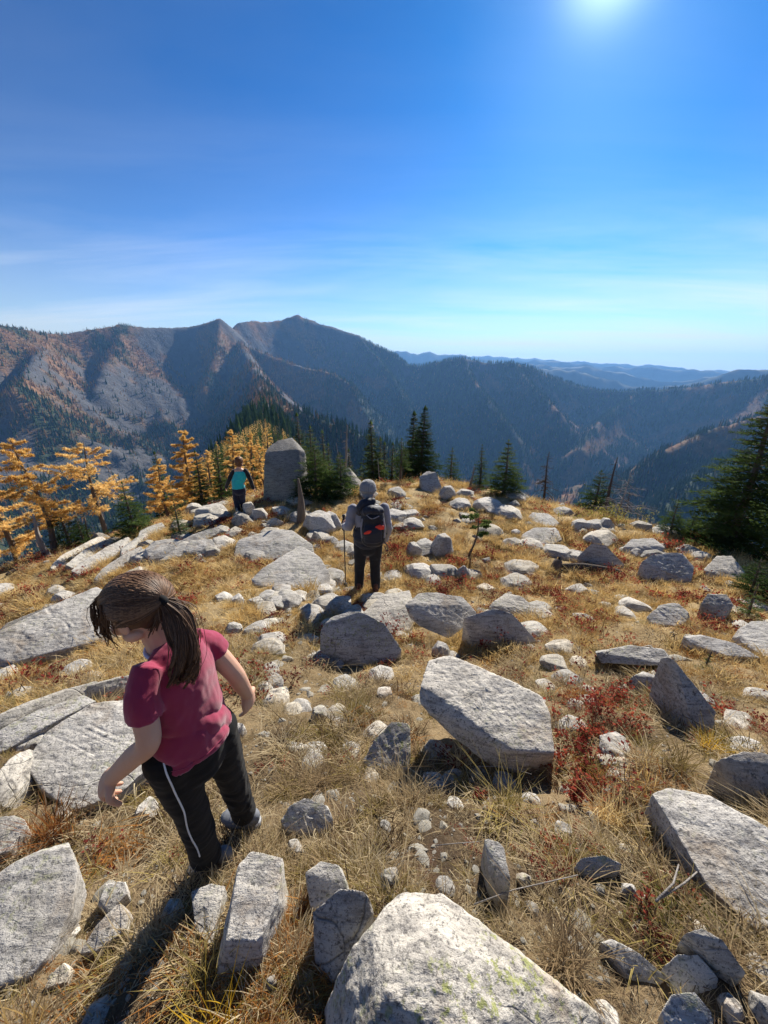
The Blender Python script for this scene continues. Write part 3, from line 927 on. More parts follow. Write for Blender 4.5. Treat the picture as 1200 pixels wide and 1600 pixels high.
def rock_from(pts, label, seed, lod, tone=1.0, lichen=0.5, p=90, rough=1.0, group='pale gneiss rocks strewn over the ridge', name='rock', warm=0.0, strat=None, cuts=9, cutr=(0.74, 0.96)):
    r_ = np.random.default_rng(seed)
    pts = np.asarray(pts, float)
    c = 0.5 * (pts.min(0) + pts.max(0)) * 0.5 + pts.mean(0) * 0.5
    q = pts - c
    sc = np.maximum(q.max(0) - q.min(0), 0.02) * 0.5
    # scale into a unit frame along the rock's own axes so that long rocks keep even facets
    u_, s_, vt = np.linalg.svd(q, full_matrices=False)
    ax = np.maximum(np.abs(q @ vt.T).max(0), 0.02)
    ql = (q @ vt.T) / ax
    pl = hull_planes(ql)
    # knocked-off corners
    for k in range(cuts):
        n = unit(r_.normal(size=3) * np.array([1, 1, .8])); d = (ql @ n).max() * r_.uniform(*cutr)
        pl.append((n, d))
    V, Fc = ico(lod)
    acc = np.zeros(len(V))
    for n, d in pl:
        d = max(d, 0.06)
        acc += np.maximum(V @ n, 0) ** p / d ** p
    rad = acc ** (-1.0 / p)
    L = V * rad[:, None]
    w_ = (L * ax) @ vt
    size = float(np.prod(ax) ** (1 / 3))
    nv = unit_rows((V / np.maximum(ax, 1e-3)) @ vt)
    so_ = r_.uniform(0, 50)
    amp = rough * (0.022 * size * fbm(w_ * (1.5 / size) + so_, 2) + 0.011 * size * (fbm(w_ * (3.2 / size) + so_ + 9, 3, ridged=True) - .8))
    if lod >= 5:
        amp = amp + 0.003 * min(1.0, size / .25) * fbm(w_ * 34 + so_, 3)
        sd_ = unit(strat if strat is not None else [0.25, -0.3, 1.0])
        lay = pn(np.stack([w_ @ sd_ * (9 / max(size, .2)), w_[:, 0] * 1.2, w_[:, 1] * 1.2 + so_], 1))
        amp = amp - 0.020 * size * rough * sstep(0.25, 0.5, np.abs(lay)) * sstep(-.1, .4, pn(w_ * (1.3 / size) + so_ + 30))
    w_ = w_ + nv * amp[:, None]
    wv_ = w_ + c
    loc = np.array([c[0], c[1], min(wv_[:, 2].min(), gz(c[0], c[1]))])
    o = mesh_obj(name, wv_, Fc, MAT_ROCK, None, True, loc)
    o.data.set_sharp_from_angle(angle=R(30 if lod <= 4 else 24))
    tn = tone * r_.uniform(.93, 1.07)
    tn = min(tn / 1.1, 0.97)
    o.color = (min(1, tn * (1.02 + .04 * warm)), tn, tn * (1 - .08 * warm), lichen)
    tag(o, label, 'rock', group)
    mark(wv_)
    return o
def unit_rows(a): return a / (np.linalg.norm(a, axis=1)[:, None] + 1e-9)

def hero(base, pts, label, seed, lod=6, sink=0.12, flat=False, fill=True, **kw):
    hs_ = kw.pop('hs', .60); pts = [(a, b, h * hs_ if h > 0 else h) for a, b, h in pts]
    kw.setdefault('cuts', 5); kw.setdefault('cutr', (.86, .97))
    g = G(*base)
    z0 = g[2]
    out = []
    for px, py, h in pts:
        q = Pz(px, py, z0 + h)
        out.append(q)
        if fill and h > -sink: out.append(np.array([q[0], q[1], z0 - sink]))
    return rock_from(out, label, seed, lod, **kw)

HERO = [
 # base pixel, outline pixels with height above the base, label, lod, options
 ((820, 1215), [(655, 1070, .24), (668, 1032, .26), (700, 1022, .27), (770, 1046, .25), (842, 1080, .20), (860, 1112, .17), (864, 1178, .11), (800, 1172, .13), (735, 1128, .17), (690, 1098, .20),
               (656, 1102, .17), (704, 1150, .06), (762, 1196, .0), (800, 1214, -.06), (864, 1200, -.06), (700, 1060, -.04), (850, 1110, -.1)],
  'big tilted block with a bright flat top and deep shade under its near edge', 7, dict(hs=1.0, fill=False, lichen=.35, rough=.8, p=40)),
 ((740, 1590), [(505, 1570, .05), (545, 1490, .16), (582, 1440, .24), (625, 1386, .22), (690, 1395, .24), (790, 1472, .22), (880, 1545, .15), (960, 1602, .02), (690, 1490, .33), (600, 1560, .31), (720, 1620, .30),
               (540, 1720, .12), (900, 1720, .08), (720, 1800, .1)],
  'huge lichen spotted boulder with a pale crest cut off by the picture edge', 7, dict(lichen=1.6, rough=.95, tone=.95, strat=(0.5, 0.3, 1.0))),
 ((520, 1432), [(476, 1360, .14), (498, 1345, .15), (535, 1352, .15), (546, 1385, .12), (530, 1425, .06), (485, 1420, .05)], 'small pale knob of rock behind the dark leaning stone', 6, {}),
 ((530, 1540), [(488, 1425, .14), (530, 1388, .20), (572, 1392, .19), (584, 1420, .16), (560, 1470, .10), (520, 1538, .0), (492, 1500, .02)], 'dark leaning stone jammed against the huge lichen spotted boulder', 6, dict(hs=0.8, tone=.90)),
 ((370, 1525), [(372, 1352, .16), (392, 1330, .17), (442, 1340, .17), (440, 1392, .15), (412, 1470, .13), (352, 1470, .13), (338, 1500, .03), (340, 1530, .0), (402, 1520, .0), (432, 1440, .03)],
  'upright pale block with a square top next to the walking child', 6, dict(hs=0.8, rough=.7, tone=1.06, lichen=.4)),
 ((320, 1470), [(298, 1392, .05), (330, 1380, .06), (352, 1384, .06), (345, 1420, .05), (330, 1480, .02), (305, 1450, .02)], 'flat slab under the standing shoe of the child in the maroon top', 6, dict(rough=.5, tone=.95)),
 ((140, 1262), [(38, 1190, .10), (70, 1145, .15), (140, 1100, .20), (205, 1088, .20), (240, 1120, .18), (238, 1190, .13), (190, 1238, .08), (112, 1268, .03), (62, 1232, .05)],
  'broad smooth slab with fine cracks beside the lowered fist of the child', 7, dict(hs=0.4, rough=.55, strat=(.3, .8, .5), tone=1.0)),
 ((50, 1170), [(-60, 1190, .05), (0, 1140, .12), (60, 1108, .15), (130, 1085, .15), (150, 1095, .12), (60, 1140, .09), (10, 1172, .04)], 'long narrow ledge of pale rock along the edge of the broad slab', 6, dict(hs=0.5, rough=.6, tone=1.1)),
 ((60, 1525), [(-90, 1420, .06), (0, 1362, .10), (60, 1322, .12), (104, 1308, .12), (122, 1362, .11), (112, 1420, .09), (72, 1496, .05), (48, 1526, .02), (-60, 1560, .03)],
  'large streaky slab lying flat beneath the rust coloured tuft', 7, dict(hs=0.4, rough=.5, tone=.95, strat=(.6, .4, .5))),
 ((10, 1340), [(-60, 1300, .1), (0, 1275, .11), (36, 1272, .1), (42, 1290, .08), (15, 1330, .04), (-40, 1350, .03)], 'pale corner of slab showing above the large streaky slab', 6, dict(tone=1.05)),
 ((165, 1430), [(150, 1410, .05), (165, 1380, .06), (196, 1375, .06), (200, 1395, .05), (170, 1428, .02)], 'small wedge of rock touching the end of a longer speckled stone', 5, {}),
 ((140, 1500), [(124, 1490, .03), (150, 1445, .07), (185, 1410, .08), (202, 1420, .07), (196, 1450, .05), (160, 1485, .03)], 'long speckled stone with a shaded underside lying in the soil', 6, dict(tone=.98)),
 ((85, 1540), [(70, 1545, .02), (80, 1520, .04), (100, 1502, .05), (112, 1508, .04), (104, 1535, .02)], 'small tan pebble like rock at the point of the streaky slab', 5, dict(warm=1)),
 ((70, 1028), [(-60, 1020, .15), (0, 985, .28), (60, 958, .36), (105, 935, .42), (150, 916, .45), (182, 928, .42), (192, 965, .3), (150, 1002, .15), (95, 1018, .06), (20, 1034, .04)],
  'long sloping outcrop of grey rock behind the head of the child', 7, dict(hs=0.45, rough=.7, strat=(.5, .5, .8))),
 ((560, 1036), [(500, 985, .26), (516, 962, .36), (538, 950, .42), (562, 955, .40), (602, 975, .30), (628, 1014, .10), (618, 1032, .03), (572, 1037, .0), (500, 1026, .02)],
  'three sided boulder with a lit shoulder and a shaded near face', 6, dict(hs=0.85, fill=True, lichen=.9, rough=.7)),
 ((600, 992), [(564, 960, .20), (600, 928, .30), (640, 922, .32), (648, 945, .28), (640, 985, .10), (600, 996, .03), (570, 985, .06)], 'pale slab forming the near end of the cracked outcrop', 6, dict(rough=.6)),
 ((690, 1000), [(632, 945, .38), (655, 926, .44), (690, 925, .44), (722, 945, .36), (726, 985, .16), (705, 1000, .06), (655, 978, .18), (640, 965, .24)], 'middle block of the cracked outcrop with a black gap below it', 6, dict(hs=0.75, fill=False, rough=.8)),
 ((725, 985), [(694, 928, .36), (722, 932, .34), (744, 955, .24), (746, 980, .08), (722, 985, .05)], 'narrow far block of the cracked outcrop', 6, dict(rough=.8)),
 ((780, 1010), [(724, 965, .28), (772, 950, .34), (800, 958, .30), (838, 1000, .05), (822, 1010, .0), (735, 1002, .03)], 'wedge shaped rock with a dark flat side and a bright sloping edge', 6, dict(hs=0.85, rough=.6)),
 ((810, 965), [(764, 945, .20), (790, 926, .26), (812, 930, .24), (850, 958, .08), (840, 968, .02), (775, 962, .04)], 'rounded pale rock just behind the wedge shaped rock', 6, {}),
 ((960, 1050), [(930, 1018, .10), (985, 1008, .20), (1036, 1014, .24), (1052, 1040, .18), (1010, 1040, .10), (940, 1036, .02), (930, 1018, -.1), (1052, 1030, -.1), (985, 1012, -.1)],
  'low ledge at the head of a dark hollow full of red leaves', 6, dict(fill=False, tone=.95)),
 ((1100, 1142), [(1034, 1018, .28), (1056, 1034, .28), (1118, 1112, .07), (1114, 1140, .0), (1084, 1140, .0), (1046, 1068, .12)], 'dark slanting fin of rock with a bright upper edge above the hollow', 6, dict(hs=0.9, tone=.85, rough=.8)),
 ((1010, 1075), [(985, 1055, .16), (1005, 1045, .18), (1035, 1060, .15), (1040, 1085, .02), (990, 1082, .03)], 'smaller dark stone wedged inside the shaded hollow', 5, dict(tone=.88)),
 ((1120, 1440), [(1018, 1240, .10), (1045, 1230, .12), (1110, 1243, .16), (1200, 1292, .20), (1290, 1350, .2), (1300, 1440, .1), (1180, 1452, .02), (1105, 1384, .03), (1045, 1292, .04)],
  'long white edged slab running out of the picture among brown grass', 7, dict(hs=0.45, rough=.5, tone=1.05, strat=(.7, -.3, .6))),
 ((1160, 1262), [(1120, 1185, .16), (1140, 1172, .18), (1190, 1175, .18), (1260, 1200, .16), (1250, 1260, .03), (1160, 1262, .0), (1126, 1215, .06)], 'squat block with greenish yellow lichen by the picture edge', 6, dict(hs=0.9, lichen=1, tone=.85)),
 ((420, 872), [(357, 862, .10), (375, 842, .30), (420, 826, .46), (456, 828, .46), (488, 850, .36), (492, 868, .2), (430, 876, .05), (370, 872, .02)], 'upper one of two big slabs stepping down toward the hiker', 6, dict(hs=0.5, rough=.6, strat=(.3, -.5, .8))),
 ((450, 922), [(392, 905, .10), (420, 878, .30), (465, 852, .46), (492, 858, .44), (516, 895, .2), (512, 918, .04), (450, 924, .0), (400, 915, .02)], 'lower and larger one of two big slabs stepping down toward the hiker', 6, dict(hs=0.5, rough=.6, strat=(.3, -.5, .8))),
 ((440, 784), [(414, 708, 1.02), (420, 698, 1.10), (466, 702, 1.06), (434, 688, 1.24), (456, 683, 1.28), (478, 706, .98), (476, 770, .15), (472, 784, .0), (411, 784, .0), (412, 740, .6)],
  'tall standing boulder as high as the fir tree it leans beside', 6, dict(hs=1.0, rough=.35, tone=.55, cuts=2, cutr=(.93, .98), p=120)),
 ((270, 876), [(222, 862, .15), (240, 845, .28), (275, 840, .32), (300, 846, .28), (290, 868, .1), (240, 878, .02)], 'grey boulder with a dark underside on the slope below the small firs', 5, {}),
 ((312, 866), [(285, 862, .1), (296, 845, .24), (330, 841, .24), (341, 858, .12), (320, 868, .02)], 'pale flat topped rock joined to the grey boulder with a dark underside', 5, {}),
 ((680, 770), [(655, 745, .3), (668, 735, .42), (682, 738, .42), (690, 760, .15), (684, 772, .0), (660, 765, .05)], 'pointed rock beside the tallest pair of firs', 5, dict(hs=1.0, tone=.9)),
 ((940, 888), [(902, 870, .12), (926, 847, .40), (944, 850, .38), (976, 882, .06), (960, 889, .0), (906, 880, .02)], 'pyramid shaped rock with one dark and one bright face', 6, dict(hs=0.9, rough=.6)),
 ((1010, 868), [(974, 855, .2), (985, 842, .3), (1020, 840, .3), (1040, 852, .22), (1030, 868, .03), (980, 868, .03)], 'grey block next to the bare branched dead fir', 5, {}),
 ((1050, 910), [(1000, 880, .25), (1020, 866, .36), (1066, 862, .38), (1084, 885, .2), (1080, 910, .02), (1010, 905, .02)], 'heavy pale topped rock below the big dark fir', 6, dict(hs=0.8)),
 ((1130, 905), [(1098, 890, .15), (1120, 868, .30), (1144, 868, .30), (1166, 895, .1), (1150, 906, .0), (1104, 902, .02)], 'rounded rock half hidden by the boughs of the big dark fir', 5, {}),
 ((1115, 968), [(1094, 945, .14), (1108, 924, .24), (1136, 926, .22), (1146, 945, .14), (1130, 968, .0), (1098, 964, .0)], 'dark rounded rock standing alone in orange grass', 6, dict(hs=0.9, tone=.88)),
 ((1045, 978), [(1010, 965, .06), (1030, 945, .18), (1058, 940, .2), (1080, 960, .1), (1066, 978, .0), (1020, 976, .0)], 'pale wedge of rock lying in front of the dark rounded rock', 6, {}),
 ((1120, 1028), [(1068, 992, .08), (1090, 990, .1), (1150, 1005, .1), (1190, 1028, .03), (1130, 1024, .02), (1080, 1008, .02)], 'long flat white slab beside a small green seedling', 6, dict(tone=1.1, rough=.5)),
 ((1190, 1030), [(1148, 985, .1), (1175, 970, .16), (1240, 972, .16), (1260, 1020, .04), (1200, 1032, .0), (1160, 1005, .03)], 'pale slab behind the long flat white slab', 6, dict(rough=.6)),
 ((850, 812), [(825, 808, .06), (832, 800, .2), (856, 802, .22), (875, 815, .1), (868, 824, .02), (835, 822, .0)], 'white rock on the rim where the forest begins', 5, dict(tone=1.1)),
 ((850, 848), [(812, 838, .08), (830, 824, .22), (868, 824, .22), (882, 840, .08), (864, 850, .0), (820, 850, .0)], 'grey mound of rock just below the white rock on the rim', 5, {}),
 ((770, 1402), [(756, 1312, .10), (770, 1306, .11), (786, 1318, .11), (798, 1375, .09), (795, 1398, .06), (778, 1406, .04), (762, 1370, .06)], 'slim upright stone shaped like a loaf standing in dark soil', 6, dict(hs=1.0, rough=.5)),
 ((600, 1205), [(566, 1190, .02), (585, 1155, .10), (612, 1128, .16), (640, 1130, .15), (642, 1165, .08), (635, 1205, .0), (590, 1208, .0)], 'green tinged rock in the shadow of the big tilted block', 6, dict(hs=0.8, lichen=1)),
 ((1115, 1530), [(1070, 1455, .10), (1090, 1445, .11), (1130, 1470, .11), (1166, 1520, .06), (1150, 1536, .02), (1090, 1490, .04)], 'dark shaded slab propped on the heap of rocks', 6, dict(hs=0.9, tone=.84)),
 ((1080, 1562), [(1036, 1510, .06), (1060, 1490, .10), (1095, 1492, .10), (1124, 1520, .07), (1120, 1548, .02), (1060, 1560, .0)], 'rounded pale rock in the heap under the dark shaded slab', 6, dict(tone=1.08)),
 ((1070, 1640), [(1034, 1580, .05), (1050, 1552, .09), (1085, 1550, .1), (1112, 1580, .08), (1120, 1640, .02), (1050, 1640, .0)], 'smooth pale rock lowest in the heap at the picture edge', 6, dict(tone=1.08)),
 ((990, 1535), [(938, 1470, .05), (955, 1462, .06), (1000, 1490, .06), (1040, 1525, .04), (1030, 1545, .0), (980, 1525, .01)], 'flat grey slab partly covered by the pale grass tuft', 6, dict(rough=.6, tone=.85)),
 ((935, 1372), [(897, 1355, .03), (908, 1340, .07), (945, 1336, .08), (972, 1350, .06), (965, 1366, .01), (915, 1374, .0)], 'dark mossy stone shaped like a turtle', 6, dict(tone=.88, lichen=.7)),
 ((475, 1300), [(438, 1282, .04), (452, 1258, .09), (480, 1246, .11), (512, 1258, .09), (520, 1280, .05), (500, 1302, .0), (450, 1302, .0)], 'knobbly pale rock split by a crack in the trodden soil', 6, dict(rough=1.5, tone=1.08)),
]
for k, (b, pts, lab, lod, kw) in enumerate(HERO):
    hero(b, pts, lab, 100 + k, lod, **kw)

def small_rock(px, py, w, h, label, seed, style='block', tone=1.0, rot=0.0, group='pale gneiss rocks strewn over the ridge', lichen=.4, warm=0.0):
    """a rock seen w by h pixels, resting at pixel (px, py)"""
    r_ = np.random.default_rng(seed)
    g = G(px, py)
    if g is None or math.hypot(g[0], g[1]) > 15.5: return None
    s = mpp(g)
    W = w * s
    d = unit(np.array([g[0], g[1], 0])); sd = np.array([d[1], -d[0], 0])
    dep = math.atan2(-g[2], math.hypot(g[0], g[1]))
    asp = {'block': .95, 'slab': 1.15, 'wedge': .85, 'round': .95}[style]
    D = asp * W
    Hh = max(0.20 * W, min((h * s - D * math.sin(dep) * .75) / max(math.cos(dep), .25), 0.62 * W))
    if style == 'slab': Hh = min(Hh, 0.26 * W)
    pts = []
    for k in range(9):
        a = 2 * math.pi * k / 9 + r_.uniform(-.25, .25)
        e = 1 / max(abs(math.cos(a)) ** 3 + abs(math.sin(a)) ** 3, .3) ** (1 / 3.0)
        rr = e * r_.uniform(.66, 1.0)
        pts.append((W / 2 * rr * math.cos(a), D / 2 * rr * math.sin(a), Hh * r_.uniform(-.05, .35)))
        pts.append((W / 2 * rr * .9 * math.cos(a), D / 2 * rr * .9 * math.sin(a), -0.35 * Hh))
    for k in range(5):
        a = 2 * math.pi * k / 5 + r_.uniform(-.4, .4)
        rr = r_.uniform(.35, .75) if style != 'wedge' else r_.uniform(.05, .3)
        pts.append((W / 2 * rr * math.cos(a), D / 2 * rr * math.sin(a), Hh * r_.uniform(.8, 1.05)))
    pts = [rot2(np.array(p), rot) for p in pts]
    c = g + d * D * .42
    c[2] = gz(c[0], c[1])
    pts = [c + sd * p[0] + d * p[1] + np.array([0, 0, p[2]]) for p in pts]
    lod = 5 if w > 34 else 4 if w > 14 else 3
    return rock_from(pts, label, seed, lod, tone=tone, lichen=lichen, group=group, warm=warm)
SMALL = [
 (500, 1118, 34, 34, 'round', 'small rounded grey stone in bare soil in front of the three sided boulder', .9),
 (420, 1092, 30, 24, 'block', 'pale angular stone by the swinging hand of the child', 1.1),
 (368, 1142, 34, 40, 'block', 'pale stone showing behind the hip of the child', 1.1),
 (500, 836, 60, 40, 'block', 'white boulder just behind the hand that holds the pole', 1.1),
 (515, 830, 50, 34, 'round', 'low white boulder next to the hooded pack of the hiker', 1.1),
 (495, 848, 28, 30, 'wedge', 'dark pointed stone at the foot of the grey stump', .75),
 (465, 940, 40, 26, 'round', 'white bread shaped stone below the lower big slab', 1.1),
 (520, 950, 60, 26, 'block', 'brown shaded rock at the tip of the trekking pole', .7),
 (575, 940, 40, 18, 'block', 'pale stone behind the boots of the hiker', 1.0),
 (690, 870, 50, 40, 'block', 'upper of two humped grey rocks among golden grass', .95),
 (690, 905, 60, 32, 'round', 'lower of two humped grey rocks among golden grass', .85),
 (645, 870, 30, 26, 'round', 'small grey hump near the elbow of the hiker', .9),
 (645, 900, 40, 22, 'round', 'grey rounded rock near the knees of the hiker', .85),
 (722, 905, 34, 34, 'wedge', 'pointed dark rock below the crooked sapling', .8),
 (655, 905, 50, 20, 'slab', 'flat pale stone in trodden golden grass', 1.05),
 (840, 950, 50, 22, 'block', 'brown edged rock on the rise of orange grass', .8),
 (800, 920, 60, 26, 'block', 'pale broken rock at the head of the red sprigs', 1.0),
 (905, 925, 46, 30, 'round', 'pale striped rock among yellow grass', 1.0),
 (912, 970, 40, 24, 'wedge', 'small white capped wedge of stone in amber grass', 1.05),
 (880, 952, 28, 12, 'slab', 'thin grey flake lying near the white capped wedge', .9),
 (990, 952, 50, 18, 'round', 'low curved rock sunk in amber grass', 1.0),
 (945, 952, 30, 22, 'round', 'brownish round stone beside the low curved rock', .8),
 (870, 872, 60, 30, 'slab', 'tumbled slab beside the charred stump', .85),
 (760, 800, 60, 14, 'slab', 'long white ledge running down from the trees', 1.1),
 (790, 812, 60, 14, 'slab', 'second stretch of white ledge toward the rim', 1.1),
 (800, 858, 44, 14, 'slab', 'thin grey flagstone lying level in the grass', .9),
 (805, 835, 20, 10, 'round', 'small white cobble in the open grass', 1.1),
 (905, 830, 40, 22, 'block', 'small pale block on the rim below the dead pole tree', .95),
 (945, 828, 30, 24, 'round', 'grey cobble at the foot of the dark rim fir', .9),
 (1000, 824, 40, 18, 'round', 'pale rock under the grey branched snag', 1.0),
 (1040, 838, 50, 16, 'slab', 'flat rock near the rim under the slope of firs', .95),
 (1100, 1085, 50, 30, 'round', 'grey dome of rock below the dark slanting fin', .9),
 (1170, 1170, 60, 30, 'slab', 'white slab above the squat lichen block', 1.1),
 (1160, 1120, 60, 22, 'slab', 'bright flat stone amid orange grass at the edge', 1.1),
 (985, 1395, 34, 40, 'wedge', 'small white stone leaning against the turtle shaped stone', 1.0),
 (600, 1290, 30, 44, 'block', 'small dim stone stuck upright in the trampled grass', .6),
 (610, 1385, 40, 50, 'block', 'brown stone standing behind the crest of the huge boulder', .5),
 (695, 1392, 40, 22, 'round', 'brown round cobble half buried in dark soil', .5),
 (818, 1378, 26, 30, 'round', 'small cobble beside the slim upright stone', .8),
 (830, 1420, 30, 24, 'round', 'low brown cobble in the black soil', .45),
 (460, 1325, 36, 30, 'round', 'small stone below the knobbly pale rock', .95),
 (225, 1255, 44, 40, 'block', 'tan square stone behind the legs of the child', 1.05),
 (150, 1590, 60, 44, 'round', 'smooth tan cobble in soil at the picture edge', .75),
 (270, 1425, 40, 40, 'block', 'tan angular stone in the shade of the child', .95),
 (425, 1540, 24, 40, 'block', 'thin brown stone beside the mossy patch', .55),
 (1140, 1580, 40, 44, 'block', 'small yellow stained rock wedged in the heap', .95),
 (1190, 1520, 60, 44, 'round', 'reddish grey rock at the top of the heap', .9),
 (1190, 1590, 50, 60, 'round', 'dull brown rock closing the heap at the edge', .75),
 (945, 1600, 50, 40, 'block', 'pale lump at the foot of the huge lichen boulder', 1.05),
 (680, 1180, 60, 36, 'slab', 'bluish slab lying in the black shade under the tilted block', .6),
 (690, 1022, 40, 40, 'round', 'pale stone at the mouth of the black gap', 1.0),
 (600, 1092, 34, 16, 'slab', 'flat white chip of rock near the tilted block', 1.1),
 (365, 985, 34, 26, 'block', 'white stone beside the shoulder of the child', 1.1),
 (350, 935, 40, 22, 'block', 'pale stone among hay coloured tufts', 1.05),
 (400, 946, 34, 20, 'round', 'grey stone in hay coloured tufts below the big slabs', .9),
 (370, 945, 30, 24, 'block', 'white twin stone next to another in the hay tufts', 1.1),
 (215, 905, 50, 20, 'slab', 'cream coloured slab just above the crown of the child', 1.1),
 (390, 802, 26, 22, 'round', 'white rock next to the walking boy', 1.1),
 (405, 812, 30, 30, 'block', 'white block near the orange bush by the boy', 1.1),
 (380, 822, 50, 28, 'wedge', 'dark ridge shaped rock where the boy steps', .7),
 (330, 812, 60, 40, 'slab', 'broad grey slab under the red leaves near the boy', .9),
 (305, 800, 40, 30, 'block', 'grey block on the path edge near the boy', .95),
 (350, 858, 50, 14, 'slab', 'cream slab of rock among red leaves', 1.1),
 (225, 808, 30, 20, 'block', 'small pale block below the golden bush larch', 1.0),
 (345, 850, 30, 16, 'round', 'white cobble left of the cream slab', 1.1),
 (545, 765, 60, 44, 'wedge', 'tilted grey rock at the top of the grassy rise', .7),
 (620, 778, 40, 22, 'slab', 'flat dark rock under the stunted fir', .65),
 (700, 780, 34, 26, 'block', 'grey stone at the foot of the pointed rock', .85),
 (640, 812, 40, 12, 'slab', 'flat stone in bright grass beyond the hiker', .95),
 (720, 790, 30, 14, 'slab', 'small flat stone before the two spire firs', .95),
 (470, 790, 60, 9, 'slab', 'low pale ledge before the low spreading fir', 1.05),
 (428, 905, 34, 22, 'block', 'square pale stone leaning on the lower big slab', 1.05),
 (60, 985, 40, 34, 'block', 'white block resting on the crest of the sloping outcrop', 1.15),
 (40, 1010, 34, 26, 'block', 'pale cube of rock low on the sloping outcrop', 1.1),
 (30, 1085, 50, 24, 'slab', 'pale flake in dark soil below the sloping outcrop', 1.0),
 (25, 1110, 36, 26, 'block', 'grey angular stone above the narrow ledge', 1.0),
 (115, 1045, 60, 26, 'slab', 'thin pale slab beneath a black twig', 1.0),
 (195, 1080, 60, 22, 'slab', 'pale slab edge behind the sleeve of the child', 1.05),
]
for k, (px, py, w_, h_, st, lab, tn) in enumerate(SMALL):
    if small_rock(px, py, w_, h_, lab, 400 + k, st, tn) is None: print('no ground', px, py, lab)
# strata: long thin beds on the slope below the larches
STRATA = [((160, 1084), (-10, 1150), 22, 'narrow white bed above the broad smooth slab'), ((240, 1066), (140, 1092), 16, 'short white bed behind the sleeve of the child'), ((110, 948), (-10, 1004), 20, 'upper bed along the crest of the long sloping outcrop'), ((60, 1180), (-5, 1250), 26, 'grey bed dipping under the rust coloured tuft'), ((345, 832), (235, 880), 16, 'level pale bed below the little fir among rocks'),((190, 832), (110, 890), 16, 'uppermost dark bed of the slanting strata'), ((205, 842), (120, 900), 18, 'wide grey bed of the slanting strata with a sharp edge'), ((160, 838), (85, 892), 12, 'thin pale bed of the slanting strata near the larches'),
          ((235, 835), (190, 872), 14, 'short broken bed at the head of the slanting strata'), ((225, 862), (150, 912), 12, 'lowest pale bed of the slanting strata'), ((260, 818), (215, 845), 16, 'stepped block where the slanting strata begin')]
for k, (a, b, wpx, lab) in enumerate(STRATA):
    A, B = G(*a), G(*b)
    if A is None or B is None: print('strata off', a, b); continue
    s = mpp(A) * wpx * .55
    ax_ = unit(B - A); sd_ = unit(np.cross(ax_, [0, 0, 1])); pts = []
    for e, q in ((0, A), (.35, A + (B - A) * .35), (.7, A + (B - A) * .7), (1, B)):
        for sg in (-1, 1):
            wd_ = s * (1 if 0 < e < 1 else .55)
            zt = gz(q[0], q[1])
            pts.append([q[0] + sd_[0] * sg * wd_, q[1] + sd_[1] * sg * wd_, zt + (.16 if sg > 0 else .05)])
            pts.append([q[0] + sd_[0] * sg * wd_, q[1] + sd_[1] * sg * wd_, zt - .2])
    rock_from(pts, lab, 800 + k, 6, tone=.82, rough=1.0, group='beds of the slanting strata')

# loose stones; each label says what it lies near
NEAR = []
for o_ in list(S.objects):
    if o_.get('category') == 'rock':
        lb = o_['label']
        for w_ in (' with ', ' behind ', ' jammed', ' next to', ' under ', ' beside ', ' along ', ' lying ', ' showing ', ' touching ', ' running ', ' by ', ' standing ', ' in ', ' below ', ' on the ', ' propped', ' lowest', ' partly', ' split', ' stepping', ' leaning', ' at the ', ' as high', ' joined', ' half ', ' just', ' wedged', ' forming', ' roofing', ' cut off', ' full of', ' near ', ' among ', ' rising', ' shaped like'):
            i_ = lb.find(w_)
            if i_ > 8: lb = lb[:i_]
        c_ = np.array(o_.location)
        NEAR.append((c_, lb))
LOOSE = [('pale', .98), ('dark', .74), ('grey', .86)]
cands = []
for k in range(5200):
    if len(cands) >= 760: break
    px = random.uniform(-20, 1220); py = 775 + 825 * random.random() ** 1.35
    if random.random() < .30: px = random.gauss(370, 120); py = random.gauss(960, 80)
    if 150 < px < 400 and 880 < py < 1370: continue
    t_ = 2 if random.random() < .30 and py < 1250 else (0 if random.random() < .7 else 1)
    g = G(px, py)
    if g is None or g[1] > 13: continue
    i, j = int((g[0] - OCC_X0) / OCC_D), int((g[1] - OCC_Y0) / OCC_D)
    if 0 <= i < 600 and 0 <= j < 460 and OCC[i, j]: continue
    if t_ == 2: w_ = random.uniform(26, 62); h_ = w_ * .25
    else: w_ = random.choice((7, 9, 11, 13, 16, 20, 27, 36)); h_ = w_ * .55
    cands.append((w_, px, py, h_, t_, g))
cands.sort(key=lambda c: -c[0])
for n_, (w_, px, py, h_, t_, g) in enumerate(cands[:168]):
    st = 'slab' if t_ == 2 else random.choice(('block', 'slab', 'round', 'wedge'))
    nm = min(NEAR, key=lambda q_: np.linalg.norm(q_[0] - g))[1]
    size = 'small' if w_ > 22 else 'tiny'
    shape = {'slab': 'flat', 'block': 'blocky', 'round': 'rounded', 'wedge': 'wedge shaped'}[st]
    lb = '%s %s %s stone near the %s' % (size, LOOSE[t_][0], shape, nm)
    while len(lb.replace('-', ' ').split()) > 16: lb = lb.rsplit(' ', 1)[0]
    small_rock(px, py, w_, h_, lb, 2000 + n_, st, LOOSE[t_][1] * random.uniform(.9, 1.08), rot=random.uniform(-.5, .5), group='loose stones near the ' + nm, warm=random.choice((0, 0, 1)))
LEFT = cands[168:]
